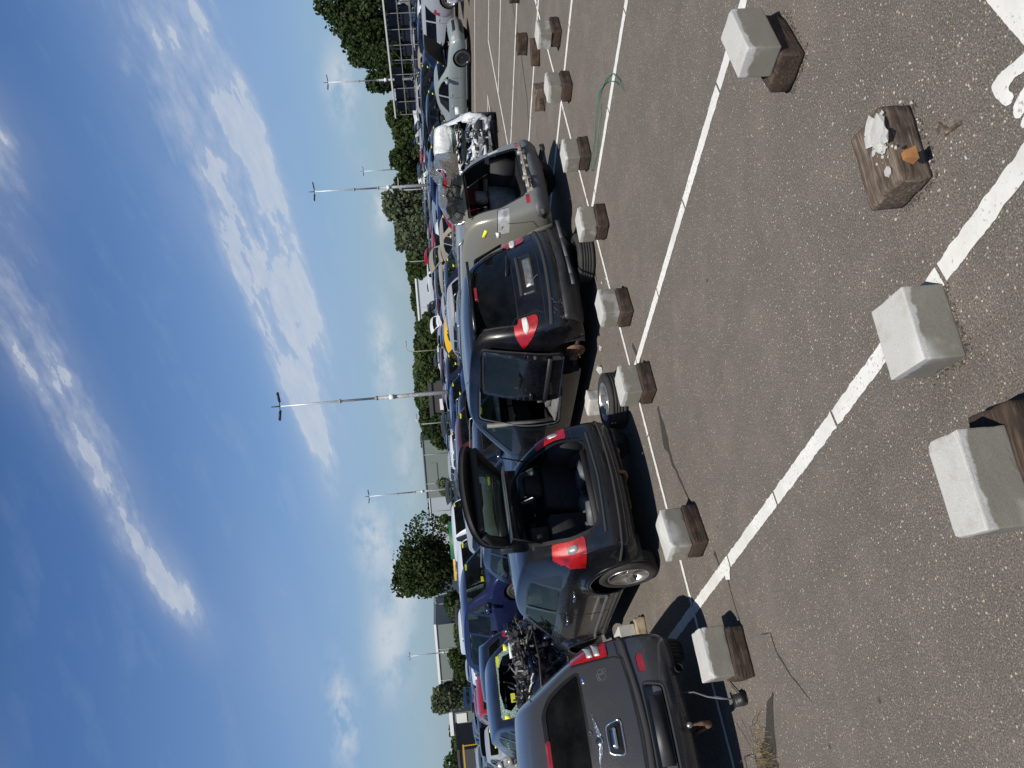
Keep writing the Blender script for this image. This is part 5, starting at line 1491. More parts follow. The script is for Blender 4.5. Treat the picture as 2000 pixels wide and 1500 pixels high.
# green wire loop
b = bmesh.new()
c1 = [(7.70, 6.73), (7.76, 6.5), (7.84, 6.01), (7.86, 5.8), (7.83, 5.62), (7.66, 5.35), (7.47, 5.15), (7.27, 5.06), (7.10, 5.02), (6.99, 5.03)]
c2 = [(7.70, 6.73), (7.62, 6.6), (7.60, 6.14), (7.70, 5.85), (7.83, 5.66), (7.69, 5.42), (7.46, 5.24), (7.30, 5.14), (7.19, 5.10)]
def smoothc(pts, n=6):
    P = [Vector(p).to_3d() for p in pts]; out = []
    for i in range(len(P)-1):
        p0, p1, p2, p3 = P[max(i-1, 0)], P[i], P[i+1], P[min(i+2, len(P)-1)]
        for k in range(n):
            t = k/n; out.append(.5*((2*p1)+(p2-p0)*t+(2*p0-5*p1+4*p2-p3)*t*t+(-p0+3*p1-3*p2+p3)*t**3))
    return out+[P[-1]]
for c in (c1, c2): tube(b, [p+Vector((0, 0, .01+.02*abs(math.sin(i*.35)))) for i, p in enumerate(smoothc(c))], .005, 6)
o = mesh_obj('green_wire', b, GREENW); tag(o, 'thin green wire lying in a long loop across a painted line', 'wire')
# dry weeds by the corner of the grey car, and a stick under it
b = bmesh.new(); rd = random.Random(5)
for k in range(420):
    x = .55+rd.gauss(0, .16); y = 6.42+rd.gauss(0, .10)
    if x > .95: continue
    h = rd.uniform(.02, .09); a = rd.uniform(0, 6.28); dx, dy = math.cos(a)*rd.uniform(.01, .06), math.sin(a)*rd.uniform(.01, .06)
    w_ = .002; p = Vector((x, y, 0)); q = Vector((x+dx, y+dy, h)); n = Vector((-dy, dx, 0)).normalized()*w_
    b.faces.new([b.verts.new(v) for v in (p-n, p+n, q+n*.3, q-n*.3)])
o = mesh_obj('dry_weeds', b, GRASSM, smooth=False); tag(o, 'dry yellow weeds growing from the asphalt at the picture edge', 'weeds', kind='stuff')
b = bmesh.new(); rd = random.Random(6)
for k in range(14):
    x, y = .5+rd.uniform(-.3, .35), 6.75+rd.uniform(-.2, .25); pts = [Vector((x, y, .01))]
    a = rd.uniform(0, 6.28)
    for j in range(6): a += rd.uniform(-.4, .4); pts.append(pts[-1]+Vector((math.cos(a)*.06, math.sin(a)*.06, rd.uniform(-.005, .02)))); pts[-1].z = max(.006, pts[-1].z)
    tube(b, pts, .003, 4)
o = mesh_obj('fallen_twigs', b, BARK); tag(o, 'thin dead twigs on the ground under the grey retro hatchback', 'twigs', kind='stuff')
# ------------------------------------------------------------------ cars behind the front row
COLS = {'black': (.006, .006, .008), 'dark blue': (.008, .013, .034), 'dark grey': (.045, .048, .054), 'silver': (.36, .37, .39), 'white': (.74, .75, .76), 'red': (.30, .008, .012), 'green': (.01, .05, .03),
        'light blue': (.18, .22, .28), 'beige': (.32, .29, .22), 'yellow': (.80, .46, .01), 'lime green': (.20, .48, .02), 'maroon': (.07, .008, .014), 'mid blue': (.012, .03, .10)}
def put(o, x, y, rz, z=0, col=None, scale=1):
    """place by the middle of the car"""
    L = o.get('_L', 4.3); c, s_ = math.cos(rz), math.sin(rz)
    o.location = (x+s_*L/2*scale, y-c*L/2*scale, z); o.rotation_euler = (0, 0, rz); o.scale = (scale,)*3
    if col: paint_tree(o, COLS[col])
    return o
def stands(o, z):
    """block pairs that carry a car, so it is not hovering"""
    if z < .05: return
    W_ = o['_W']/2; L = o['_L']; bm = bmesh.new()
    for s_ in (-1, 1):
        for y in (1.25, L-1.45): slab(bm, s_*(W_-.35), y, -z, .42, .3, z+.20, 0, .012)
    m = mesh_obj('support_blocks', bm, CONCD, o)
PROTO = {}
def proto(key, *a, **k):
    o = generic_car(*a, **k); o['_L'] = a[1]; o['_W'] = a[2]; PROTO[key] = o; return o
proto('hatch', 'hatch', 4.0, 1.70, 1.45, 'hatchback', seed=2)
proto('hatch_open', 'hatch', 4.1, 1.72, 1.44, 'hatchback', hood=52, seed=3)
proto('hatch_tail', 'hatch', 3.9, 1.68, 1.47, 'hatchback', tailgate=92, seed=4)
proto('small', 'hatch', 3.6, 1.62, 1.46, 'hatchback', seed=5, style='9')
proto('estate', 'estate', 4.6, 1.76, 1.48, 'estate_car', rack=True, seed=6)
proto('estate_open', 'estate', 4.6, 1.76, 1.48, 'estate_car', hood=55, seed=7)
proto('mpv', 'mpv', 4.3, 1.78, 1.64, 'people_carrier', seed=8)
proto('mpv_open', 'mpv', 4.2, 1.78, 1.62, 'people_carrier', hood=48, seed=12)
proto('sedan', 'sedan', 4.6, 1.78, 1.43, 'saloon_car', seed=9)
proto('sedan_wreck', 'sedan', 4.5, 1.76, 1.43, 'saloon_car', wreck=1.2, hood=0, seed=10, missing=(2,))
proto('hatch_wreck', 'hatch', 4.0, 1.70, 1.45, 'hatchback', wreck=1.0, hood=0, front=False, seed=11, missing=(3,))
proto('suv', 'suv', 4.4, 1.82, 1.68, 'off_road_car', seed=13, rack=True)
proto('van', 'van', 5.2, 1.95, 2.0, 'panel_van', seed=14)
for o in PROTO.values(): o.location = (0, -400, 0)
def from_proto(key, x, y, rz, z, col, label, cat, name=None, scale=1, group=None):
    o = copy_tree(PROTO[key])
    if name: o.name = name
    put(o, x, y, rz, z, col, scale); stands(o, z); tag(o, label, cat, group); return o
TAKEN = []
def mark(x, y, r=2.3): TAKEN.append((x, y, r))
RZB = PI          # nose towards the camera
# --- silver saloon standing side-on at the far lane
def make_saloon():
    o = generic_car('sedan', 4.78, 1.80, 1.44, 'saloon_car', r=.325, sub=3, hood=58, seed=21, style='9', panes=(.44, .86))
    o['_L'] = 4.78; o['_W'] = 1.8
    return o
bmw = make_saloon(); put(bmw, 25.45, 17.55, RZB, 0, None, .92); paint_tree(bmw, (.27, .31, .31))
tag(bmw, 'grey green saloon standing side on, bonnet up, dark rims, beside the far lane line', 'car')
for ch in list(bmw.children):
    if ch.name.startswith('wheel') and ch.type == 'EMPTY':
        for c in ch.children:
            if c.name.startswith('rim'):
                c.data = c.data.copy(); c.data.materials[0] = ALLOYD
mark(25.45, 17.5, 2.6)
o = from_proto('sedan_wreck', 25.8, 12.6, 0, 0, 'silver', 'stripped silver saloon with a torn front, right of the raised grey green bonnet', 'car', scale=.92); mark(25.8, 12.6)
o = from_proto('hatch_open', 28.2, 14.2, RZB, .2, 'silver', 'silver hatchback with its black lined bonnet up, behind the grey green saloon', 'car'); mark(28.2, 14.2)
o = from_proto('estate_open', 31.0, 17.6, RZB, 0, 'silver', 'silver estate with raised bonnet, second column behind the grey green saloon', 'car'); mark(30.8, 17.6)
# --- white wreck with its nose towards the lane
def make_white_wreck():
    o = generic_car('hatch', 4.2, 1.75, 1.46, 'hatchback', sub=3, wreck=1.3, hood=30, seed=31)
    o['_L'] = 4.2; o['_W'] = 1.75; return o
ww = make_white_wreck(); put(ww, 18.2, 14.7, R(128), 0, 'white', 1.0); mark(18.2, 14.7)
bm = bmesh.new(); tube(bm, [(.35, 4.16, .25), (.38, 4.22, .6), (.36, 4.0, .95)], .02, 6); tube(bm, [(-.4, 4.1, .25), (-.38, 4.18, .6), (-.4, 3.9, .95)], .02, 6)
mesh_obj('tie_down_strap', bm, BLACK, ww)
tag(ww, 'crumpled white hatchback nose first beside the champagne off-roader, strapped bumper', 'car')
# buckled white panel standing behind the champagne car
bm = bmesh.new(); nx, ny = 26, 16; G = []
for i in range(nx+1):
    row = []
    for j in range(ny+1):
        u, v = i/nx, j/ny; p = Vector((1.7*u, .5*math.sin(v*3)*v+.3*u, 1.0*v*(1-.35*u)+.15*math.sin(u*5)))
        p += noise.noise_vector(Vector((u*3, v*3, 7)))*.16; row.append(bm.verts.new(p))
    G.append(row)
for i in range(nx):
    for j in range(ny): bm.faces.new((G[i][j], G[i+1][j], G[i+1][j+1], G[i][j+1]))
bmesh.ops.recalc_face_normals(bm, faces=bm.faces); thicken(bm, .02)
for v in bm.verts: v.co += Vector((-.5, 2.6, .72))
p_ = mesh_obj('buckled_panel', bm, PAINT_BARE, ww); p_.color = (.72, .72, .70, 1)
# --- deep blue people carrier facing the camera over the charcoal hatchback
o = generic_car('mpv', 4.6, 1.85, 1.74, 'people_carrier', sub=3, seed=41, z0=.22, panes=(.52, .80)); o['_L'] = 4.6; o['_W'] = 1.85
put(o, 6.45, 19.9, RZB+R(20), .33); paint_tree(o, (.009, .015, .065)); stands(o, .33); mark(6.45, 19.9, 3.0)
tag(o, 'deep blue people carrier facing the camera, just above the roof of the charcoal hatchback', 'car'); mpv = o
# --- navy wreck without a front, its windscreen shattered
def make_navy():
    W_, L = 1.72, 4.1
    o = generic_car('hatch', L, W_, 1.45, 'hatchback', sub=3, hood=0, front=False, wreck=.35, seed=51, engine=False, missing=(2, 3)); o['_L'] = L; o['_W'] = W_
    for ch in list(o.children):
        if ch.name.startswith('windscreen'):
            bm = bmesh.new(); bm.from_mesh(ch.data)
            hole = cookie(bm, [(-.44, 1.03), (-.2, 1.00), (.12, 1.00), (.40, 1.04), (.46, 1.12), (.38, 1.22), (.1, 1.27), (-.3, 1.25), (-.46, 1.16)], 'end', lambda f: True)
            bmesh.ops.delete(bm, geom=hole, context='FACES')
            bm.to_mesh(ch.data); bm.free(); ch.data.materials.clear(); ch.data.materials.append(SHATTER)
    b = bmesh.new()
    junk(b, (-.70, 3.02, .55), (.70, 3.85, 1.02), 520, 52); box(b, (-.7, 3.0, .35), (.7, 3.6, .5)); box(b, (-.35, 3.2, .5), (.3, 3.65, .86), 1); mesh_obj('engine', b, JM, o, smooth=False)
    b = bmesh.new()
    rd = random.Random(8)
    for k in range(22):
        p = Vector((rd.uniform(-.65, .65), rd.uniform(3.0, 3.8), rd.uniform(.50, .85))); pts = [p]; d = Vector((rd.uniform(-1, 1), rd.uniform(-1, 1), rd.uniform(-.6, .6)))
        for j in range(7): d = (d+Vector((rd.uniform(-.6, .6), rd.uniform(-.6, .6), rd.uniform(-.5, .3)))).normalized(); pts.append(pts[-1]+d*.07)
        tube(b, pts, rd.choice([.006, .01, .018]), 5, 0)
    mesh_obj('engine_wiring', b, BLACK, o)
    b = bmesh.new(); tube(b, [(-.74, 3.05, .95), (-.70, 3.6, .86), (-.60, 3.95, .70), (0, 4.0, .66), (.60, 3.95, .70), (.7, 3.6, .86), (.74, 3.05, .95)], .016, 8); mesh_obj('front_frame', b, BLACK, o)
    b = bmesh.new(); box(b, (-.28, 3.1, .93), (-.16, 3.2, .99)); box(b, (-.6, 2.96, .99), (-.35, 3.02, 1.05)); mesh_obj('white_fuse_box', b, WHITEP, o)
    b = bmesh.new()
    for x, z, w_, h in ((-.62, 1.05, .11, .09), (.50, 1.12, .06, .12)):
        b = bmesh.new(); box(b, (x, 2.98-(z-1.0)*1.7, z), (x+w_, 2.985-(z-1.0)*1.7, z+h)); mesh_obj('yellow_sticker', b, YELLOWP, o)
    return o
nv = make_navy(); put(nv, 2.95, 14.3, RZB+R(2), .36, 'dark blue'); stands(nv, .36); mark(2.95, 14.3)
tag(nv, 'navy hatchback with bare engine and smashed windscreen, behind the grey retro hatchback', 'car')
o = generic_car('hatch', 4.1, 1.72, 1.46, 'hatchback', sub=2, hood=50, door=(1, 55), seed=61); o['_L'] = 4.1; o['_W'] = 1.72
put(o, .05, 14.6, RZB, .3); paint_tree(o, (.016, .026, .06)); stands(o, .3); mark(.05, 14.6)
tag(o, 'dark blue hatchback with open door and raised bonnet, left end of the second row', 'car')
MID = [('hatch', 4.35, 18.7, R(-10), .34, 'dark blue', 'dark blue hatchback showing its red tail light, left of the deep blue people carrier'),
       ('estate', 6.55, 14.6, RZB, .08, 'dark blue', 'dark blue estate with a roof rack right behind the raised tailgate'),
       ('estate', 8.85, 15.6, RZB, .0, 'black', 'black estate with a roof rack behind the front of the black people carrier'),
       ('hatch_open', 11.2, 16.2, RZB, .0, 'dark blue', 'dark blue hatchback with its bonnet up behind the black people carrier roof'),
       ('estate', 13.55, 16.6, RZB, .0, 'dark grey', 'dark grey estate in the second row above the black people carrier tailgate'),
       ('mpv', 16.1, 20.5, R(-8), .0, 'silver', 'silver people carrier showing three side windows above the champagne off-roader roof'),
       ('hatch_wreck', 21.2, 18.6, RZB+R(10), .0, 'red', 'red hatchback with a wrecked front beside the white wreck'),
       ('mpv', 9.4, 20.6, RZB, .05, 'silver', 'silver people carrier directly right of the deep blue people carrier'),
       ('estate', 14.6, 25.0, 0, .0, 'dark blue', 'dark blue estate facing away in the fourth row behind the maroon bonnet'),
       ('van', 9.1, 25.2, RZB, .0, 'white', 'white panel van whose rounded roof shows behind the deep blue people carrier'),
       ('small', 5.3, 25.4, RZB, .30, 'red', 'small red hatchback facing the camera between grey roofs at the left'),
       ('hatch', 1.6, 19.6, RZB, .3, 'beige', 'beige hatchback roof behind the navy wreck'),
       ('mpv_open', 12.3, 21.6, RZB, .12, 'maroon', 'maroon people carrier with a big raised bonnet in the third row'),
       ('small', 23.4, 29.6, RZB+R(25), .12, 'yellow', 'bright yellow small hatchback in the middle of the field'),
       ('estate', 2.2, 25.2, RZB, .3, 'silver', 'silver estate roof behind the beige roof')]
for key, x, y, rz, z, c, lab in MID: from_proto(key, x, y, rz, z, c, lab, 'car'); mark(x, y)
# --- the field
WORD = {'hatch': 'hatchback', 'hatch_open': 'hatchback with its bonnet up', 'hatch_tail': 'hatchback with its tailgate up', 'small': 'small hatchback', 'estate': 'estate car', 'estate_open': 'estate car with its bonnet up', 'mpv': 'people carrier',
        'mpv_open': 'people carrier with its bonnet up', 'sedan': 'saloon', 'sedan_wreck': 'wrecked saloon', 'hatch_wreck': 'wrecked hatchback', 'suv': 'off-roader', 'van': 'panel van'}
ORD = ['first', 'second', 'third', 'fourth', 'fifth', 'sixth', 'seventh', 'eighth', 'ninth', 'tenth', 'eleventh', 'twelfth', 'thirteenth', 'fourteenth', 'fifteenth', 'sixteenth', 'seventeenth', 'eighteenth', 'nineteenth', 'twentieth']
ORD += ['twenty-'+q for q in ORD[:9]]+['thirtieth']+['thirty-'+q for q in ORD[:9]]
rd = random.Random(77)
keys = ['hatch']*7+['small']*5+['estate']*3+['mpv']*2+['sedan']*6+['hatch_open']*4+['estate_open']*2+['mpv_open']*2+['hatch_tail']*2+['hatch_wreck']*2+['sedan_wreck']+['suv']*2+['van']
cols = ['dark blue']*6+['black']*9+['dark grey']*7+['silver']*5+['white']*3+['red']*2+['light blue']*1+['mid blue']*1+['beige', 'maroon', 'black', 'dark grey']
MERGED = {}
def merged(key):
    if key in MERGED: return MERGED[key]
    bm = bmesh.new(); mats = []; src = PROTO[key]
    def walk(o, M):
        M = M @ o.matrix_local if o is not src else M
        if o.type == 'MESH':
            base = len(bm.faces); off = []
            for m in o.data.materials:
                if m not in mats: mats.append(m)
                off.append(mats.index(m))
            me = o.data.copy(); me.transform(M); bm.from_mesh(me); bpy.data.meshes.remove(me)
            bm.faces.ensure_lookup_table()
            for f in bm.faces[base:]: f.material_index = off[f.material_index] if f.material_index < len(off) else off[0]
        for c in o.children: walk(c, M)
    bpy.context.view_layer.update(); walk(src, Matrix())
    me = bpy.data.meshes.new(src.name.split('.')[0]); bm.to_mesh(me); bm.free()
    for m in mats: me.materials.append(m)
    me.polygons.foreach_set('use_smooth', [True]*len(me.polygons)); MERGED[key] = me; return me
FAR_N = 0
for row in range(12):
    y = 15.6+4.7*row; k = 0
    x = .12*y-1.3+rd.uniform(-.5, .5)
    while x < min(1.72*y+1, 84):
        xx, yy = x+rd.uniform(-.2, .2), y+rd.uniform(-.35, .35)
        x += rd.uniform(2.15, 2.5)
        if (yy < 21 and 14.2 < xx < 24.4) or (row == 0 and xx > 24.4 and yy < 14.5): continue
        if any(abs(xx-a) < 2.2 and abs(yy-b) < 4.4 for a, b, r in TAKEN): continue
        k += 1
        key = rd.choice(keys); c = rd.choice(cols)
        if c == 'lime green' and math.hypot(xx, yy) < 42: c = 'black'; rz = (RZB if rd.random() < .72 else 0)+rd.uniform(-.10, .10)
        z = rd.choice([.2, 0, 0, 0, 0])
        if key == 'van': c, z = 'white', 0
        D = math.hypot(xx, yy)
        lab = f'{c} {WORD[key]}, {ORD[min(k-1, len(ORD)-1)]} from left in {ORD[row+1]} row'
        if D < 27:
            o = from_proto(key, xx, yy, rz, z, c, lab, 'car', group='wrecked cars parked in rows')
        else:
            me = merged(key); o = bpy.data.objects.new(me.name.split('.')[0], me); COL.objects.link(o)
            o['_L'] = PROTO[key]['_L']; put(o, xx, yy, rz, 0, c); tag(o, lab, 'car', 'wrecked cars parked in rows')
            o.location.z = .10; FAR_N += 1
            o.location.z = 0 if row > 7 else .0
            o.scale = (1, 1, rd.uniform(.96, 1.08))
for o in list(PROTO.values()): remove_tree(o)
for o in bpy.data.objects:
    for k in ('_L', '_W'):
        if k in o: del o[k]
# ------------------------------------------------------------------ lamp posts, trees, buildings
OCHRE = simple('faded_ochre_paint', (.34, .30, .16), .7)
def lamp_post(y, D, H, label, thick=1.0, n=0):
    e = empty('lamp_post', at(y, D)); e.rotation_euler = (0, 0, AZV)
    b = bmesh.new(); t = thick
    tube(b, [(0, 0, 0), (0, 0, H*.28), (0, 0, H*.52)], [.12*t, .105*t, .09*t], 10); mesh_obj('lower_pole', b, POLEG, e)
    b = bmesh.new(); tube(b, [(0, 0, H*.52), (0, 0, H*.8), (0, 0, H-.1)], [.062*t, .050*t, .042*t], 10); mesh_obj('upper_pole', b, GALV, e)
    b = bmesh.new()
    for z in (H*.52, H*.70): lathe(b, [(z-.07, .001), (z-.05, .11*t), (z+.05, .11*t), (z+.07, .001)], 10, 'z')
    mesh_obj('collar', b, POLEG, e)
    b = bmesh.new(); box(b, (-.16, -.12, H*.43), (.20, .12, H*.43+.26)); mesh_obj('junction_box', b, WHITEW, e)
    b = bmesh.new()
    tube(b, [(0, -.38, H-.05), (0, .38, H-.05)], .025, 6)
    for s_ in (-1, 1):
        M = Matrix.Translation((0, s_*.45, H-.03)) @ Matrix.Rotation(s_*R(8), 4, 'X'); box(b, (-.18, -.26, -.03), (.18, .26, .04), 0, M, .8)
    round_bm(b, .03, 1); tube(b, [(0, 0, H-.15), (0, 0, H+.35)], .03, 6); mesh_obj('lamp_heads', b, BLACK, e)
    tag(e, label, 'lamp post', 'tall floodlight posts'); return e
lamp_post(742, 39, 10, 'tallest looking floodlight post, rising in the middle of the car field')
lamp_post(336, 58.6, 10, 'second tallest floodlight post, against the trees above the off-roader', 1.1)
lamp_post(930, 81, 10, 'floodlight post before the grey green warehouse', 1.1)
lamp_post(1246, 128, 10, 'thin distant floodlight post by the dark warehouse', 1.2)
lamp_post(127, 75, 10, 'floodlight post in front of the storage rack', 1.1)
lamp_post(302, 115, 10, 'thin distant floodlight post right of the second tallest one', 1.2)
for y, D, H, lab in ((658, 92, 5.2, 'small yellowish street lamp with a curved arm before the hedge'), (483, 120, 5.0, 'small green street lamp with a curved arm left of the silvery willow'), (343, 80, 4.2, 'low street lamp beside the second tallest floodlight post'), (800, 95, 4.8, 'small street lamp with a curved arm near the white van'), (1152, 150, 5.6, 'short pale lamp pole beside the round oak')):
    e = empty('street_lamp', at(y, D)); e.rotation_euler = (0, 0, AZV-PI/2)
    b = bmesh.new(); tube(b, [(0, 0, 0), (0, 0, H*.85), (.15, 0, H*.96), (.5, 0, H), (.9, 0, H-.02)], [.07, .055, .05, .04, .04], 8); mesh_obj('pole', b, OCHRE if y == 658 else GALV, e)
    b = bmesh.new(); box(b, (.75, -.12, H-.10), (1.3, .12, H+.02)); round_bm(b, .03, 1); mesh_obj('lamp_head', b, POLEG, e)
    tag(e, lab, 'street lamp', 'small street lamps')
def leaves_mesh(rx, ry, H, n, seed, size=.30, base=.12, lobes=9, ragged_=1.0):
    """leaf clusters spread through a handful of overlapping lobes"""
    rd = random.Random(seed); bm = bmesh.new(); lb = []
    for k in range(lobes):
        a = rd.uniform(0, 6.28); zz = rd.uniform(.25, .86); rr = (1-abs(zz-.5)*1.1)*rd.uniform(.25, .75)
        s_ = rd.uniform(.28, .46)
        lb.append(Vector((math.cos(a)*rr*rx, math.sin(a)*rr*ry, zz*H))); lb[-1] = (lb[-1], s_*rx, s_*ry, s_*H*.62)
    lb.append((Vector((0, 0, H*.55)), rx*.62, ry*.62, H*.40))
    for i in range(n):
        c, a, b, d = rd.choice(lb)
        v = Vector((rd.gauss(0, 1), rd.gauss(0, 1), rd.gauss(0, 1))).normalized(); t = rd.uniform(.55, 1.04) ** .6
        nn = 1+.22*noise.noise(v*2.4+c)*ragged_
        p = c+Vector((v.x*a*t*nn, v.y*b*t*nn, v.z*d*t*nn))
        if p.z < H*base or p.z > H: continue
        q = Vector((rd.gauss(0, 1), rd.gauss(0, 1), rd.gauss(0, .7)))+v*.9; q.normalize()
        u = q.orthogonal().normalized(); w = q.cross(u); s_ = size*rd.uniform(.6, 1.5)
        ang = rd.uniform(0, 6.28); u, w = u*math.cos(ang)+w*math.sin(ang), w*math.cos(ang)-u*math.sin(ang)
        vs = [bm.verts.new(p+u*s_*x_+w*s_*y_+q*s_*z_) for x_, y_, z_ in ((-.5, -.3, 0), (.1, -.5, .12), (.6, -.05, 0), (.15, .45, .14), (-.45, .35, 0))]
        bm.faces.new(vs)
    return bm
def tree(y, D, H, wpx, label, mat, seed, n=2600, size=None, base=.10, name='broadleaf_tree', lobes=9, group=None, trunk=True):
    e = empty(name, at(y, D)); rx = wpx/1500*D/2
    b = leaves_mesh(rx, rx*.8, H, n, seed, size or max(.16, D*.0036), base, lobes)
    mesh_obj('crown', b, mat, e, smooth=False)
    if trunk:
        b = bmesh.new(); r = .03*H; rd = random.Random(seed)
        tube(b, [(0, 0, -.1), (.05, 0, H*.2), (-.03, .05, H*.45), (.05, 0, H*.8)], [r, r*.75, r*.5, r*.15], 7)
        for k in range(6):
            a = rd.uniform(0, 6.28); z0 = H*rd.uniform(.2, .5); tube(b, [(0, 0, z0), (math.cos(a)*rx*.35, math.sin(a)*rx*.35, z0+H*.12), (math.cos(a)*rx*.7, math.sin(a)*rx*.7, z0+H*.26)], [r*.4, r*.25, r*.08], 5)
        mesh_obj('trunk', b, BARK, e)
    e.rotation_euler = (0, 0, AZV-PI/2); tag(e, label, 'tree', group); return e
def top(v, y, D): return (656+.085*(y+1500)-v)/1500*D/.97+CAMZ
TREES = [(-55, 112, 618, 150, 'D', 'tall dark poplar at the right end of the sky, cut by the picture edge'), (10, 110, 640, 110, 'D', 'tall dark poplar second from the right picture edge'), (62, 108, 668, 95, 'D', 'dark poplar third from the right, above the rack'),
         (108, 106, 712, 90, 'D', 'lowest dark poplar leaning over the end of the rack'), (205, 122, 755, 80, 'M', 'bright green round tree left of the storage rack'), (243, 118, 768, 60, 'M', 'small green tree beside the bright round one'),
         (282, 105, 762, 75, 'D', 'dark tree behind the thin distant floodlight post'), (325, 108, 766, 60, 'D', 'dark tree behind the second tallest floodlight post'), (385, 100, 750, 95, 'G', 'silvery willow, tallest tree left of the second floodlight post'), (432, 104, 772, 70, 'G', 'lower silvery willow on the flank of the tall one'),
         (478, 130, 790, 70, 'M', 'green tree before the white warehouse start'), (620, 112, 806, 70, 'M', 'leafy tree left of the white warehouse'), (672, 112, 806, 75, 'M', 'leafy tree behind the curved street lamp'), (815, 112, 824, 60, 'D', 'dark tree at the right of the grey green warehouse')]
LM = {'D': LEAFD, 'M': LEAFM, 'G': LEAFG}
for i, (y, D, v, w, m, lab) in enumerate(TREES): tree(y, D, top(v, y, D), w*1.2, lab, LM[m], 100+i, 6500 if i < 4 else 3600, group='trees beyond the car field')
for i, (y, v, w) in enumerate(((505, 797, 80), (560, 803, 80), (612, 812, 75), (660, 810, 75), (712, 808, 80), (765, 812, 80), (812, 820, 70), (858, 826, 70), (905, 832, 70), (955, 836, 70), (1400, 878, 70), (1448, 884, 60), (1500, 866, 90), (1370, 880, 50))):
    tree(y, 205 if y < 1300 else 170, top(v, y, 205 if y < 1300 else 170), w*1.45, ORD[i]+' tree from the right in the distant treeline', LEAFD if i % 2 else LEAFM, 140+i, 2400, size=.7, lobes=8, group='distant treeline')
for i, (y, v) in enumerate(((165, 772), (212, 772), (255, 776), (300, 778), (342, 778), (430, 784), (470, 793), (510, 800), (548, 806), (590, 812), (632, 815), (690, 814), (738, 816), (788, 820), (1160, 868), (1215, 884), (1290, 884), (1352, 890), (1420, 890), (1478, 884))):
    tree(y, 150, top(v, y, 150), 84, 'lower dark shrubby tree, '+ORD[i]+' from the right in the belt behind the field', LEAFD if i % 3 else LEAFM, 240+i, 1900, size=.6, base=.0, lobes=7, group='shrub belt behind the field')
tree(1066, 98, top(762, 1066, 98), 168, 'large round dark oak standing alone in front of the warehouses', LEAFD, 201, 9000, size=.30, base=.06, lobes=15)
tree(1332, 88, top(843, 1332, 88), 82, 'round olive green tree before the dark warehouse, left of the oak', LEAFG, 202, 3600, size=.28, base=.02, lobes=8)
tree(1266, 92, top(872, 1266, 92), 70, 'low green bushy tree behind the distant thin floodlight post', LEAFM, 203, 2400, size=.26, base=.02, lobes=6)
tree(1000, 92, top(856, 1000, 92), 55, 'light green bush right of the oak', LEAFM, 204, 1500, size=.26, base=.02, lobes=5, name='leafy_bush')
tree(925, 100, top(852, 925, 100), 50, 'pale bush at the foot of the warehouse floodlight post', LEAFG, 205, 1200, size=.26, base=.02, lobes=5, name='leafy_bush')
tree(1172, 96, top(872, 1172, 96), 50, 'thin nearly bare bush left of the oak', LEAFG, 206, 500, size=.2, base=.02, lobes=6, name='leafy_bush')
tree(1212, 96, top(888, 1212, 96), 60, 'low green bush left of the bare one', LEAFM, 207, 1200, size=.24, base=.0, lobes=5, name='leafy_bush')
def hall(name, y0, y1, D, vtop, depth, mat, label, roof=WHITEW, cat='warehouse', openings=(), roofh=.25, D1=None):
    a, b_ = at(y1, D), at(y0, D1 or D); d = (b_-a).normalized(); n = Vector((-d.y, d.x, 0))
    if n.dot(VD) < 0: n = -n
    H = top(vtop, (y0+y1)/2, D); L = (b_-a).length
    e = empty(name, a, math.atan2(d.y, d.x)); s_ = 1 if n.dot(Vector((-d.y, d.x, 0))) > 0 else -1
    b = bmesh.new(); box(b, (0, min(0, s_*depth), 0), (L, max(0, s_*depth), H)); mesh_obj('wall', b, mat, e, smooth=False)
    b = bmesh.new(); box(b, (-.2, min(-s_*.2, s_*depth), H), (L+.2, max(-s_*.2, s_*depth), H+roofh)); mesh_obj('roof_edge', b, roof, e, smooth=False)
    for k, (u0, u1, z0, z1, m) in enumerate(openings):
        b = bmesh.new(); box(b, (L*u0, min(-s_*.12, -s_*.01), H*z0), (L*u1, max(-s_*.12, -s_*.01), H*z1)); mesh_obj('door' if z0 == 0 else 'window', b, m, e, smooth=False)
    for k in range(int(L/6) if L > 8 else 0):
        b = bmesh.new(); tube(b, [(3+k*6, -s_*.1, 0), (3+k*6, -s_*.1, H)], .07, 5); mesh_obj('downpipe', b, POLEG, e)
    tag(e, label, cat); return e
hall('warehouse', 832, 945, 160, 829, 30, CLADG, 'long grey green warehouse with a red strip at its right foot', roofh=.15, roof=CLADG, openings=((.80, .99, 0, .16, REDW), (.3, .6, .55, .8, CLADG)))
hall('warehouse', 940, 1045, 185, 842, 30, CLADL, 'light grey ribbed warehouse right of the big oak', roofh=.2)
hall('warehouse', 1132, 1200, 170, 857, 30, CLADL, 'pale ribbed warehouse section left of the oak', roofh=.5)
hall('warehouse', 1192, 1330, 150, 857, 30, CLADG, 'dark green grey warehouse with a white roof edge at the left', roofh=.45)
hall('warehouse', 502, 606, 140, 815, 24, CLADW, 'white ribbed warehouse before the hedge with a dark loading opening', roofh=.3, openings=((.04, .16, .28, .50, WHITEW), (.16, .36, .30, .60, ROOFD)))
hall('house', 718, 790, 120, 843, 10, ROOFD, 'low house with a dark tiled roof behind the white van', roof=ROOFD, cat='house', roofh=.6, openings=((.2, .5, .3, .6, WHITEW),))
hall('house', 1366, 1406, 110, 884, 8, CLADG, 'small grey building with white blinds at the far left', cat='house', roofh=.5, openings=((.05, .4, .1, .45, WHITEW), (.5, .95, .45, .85, WHITEW)))
hall('house', 1440, 1520, 100, 899, 8, ROOFD, 'dark low roof behind the yellow beam at the far left', cat='house', roof=ROOFD, roofh=.3)
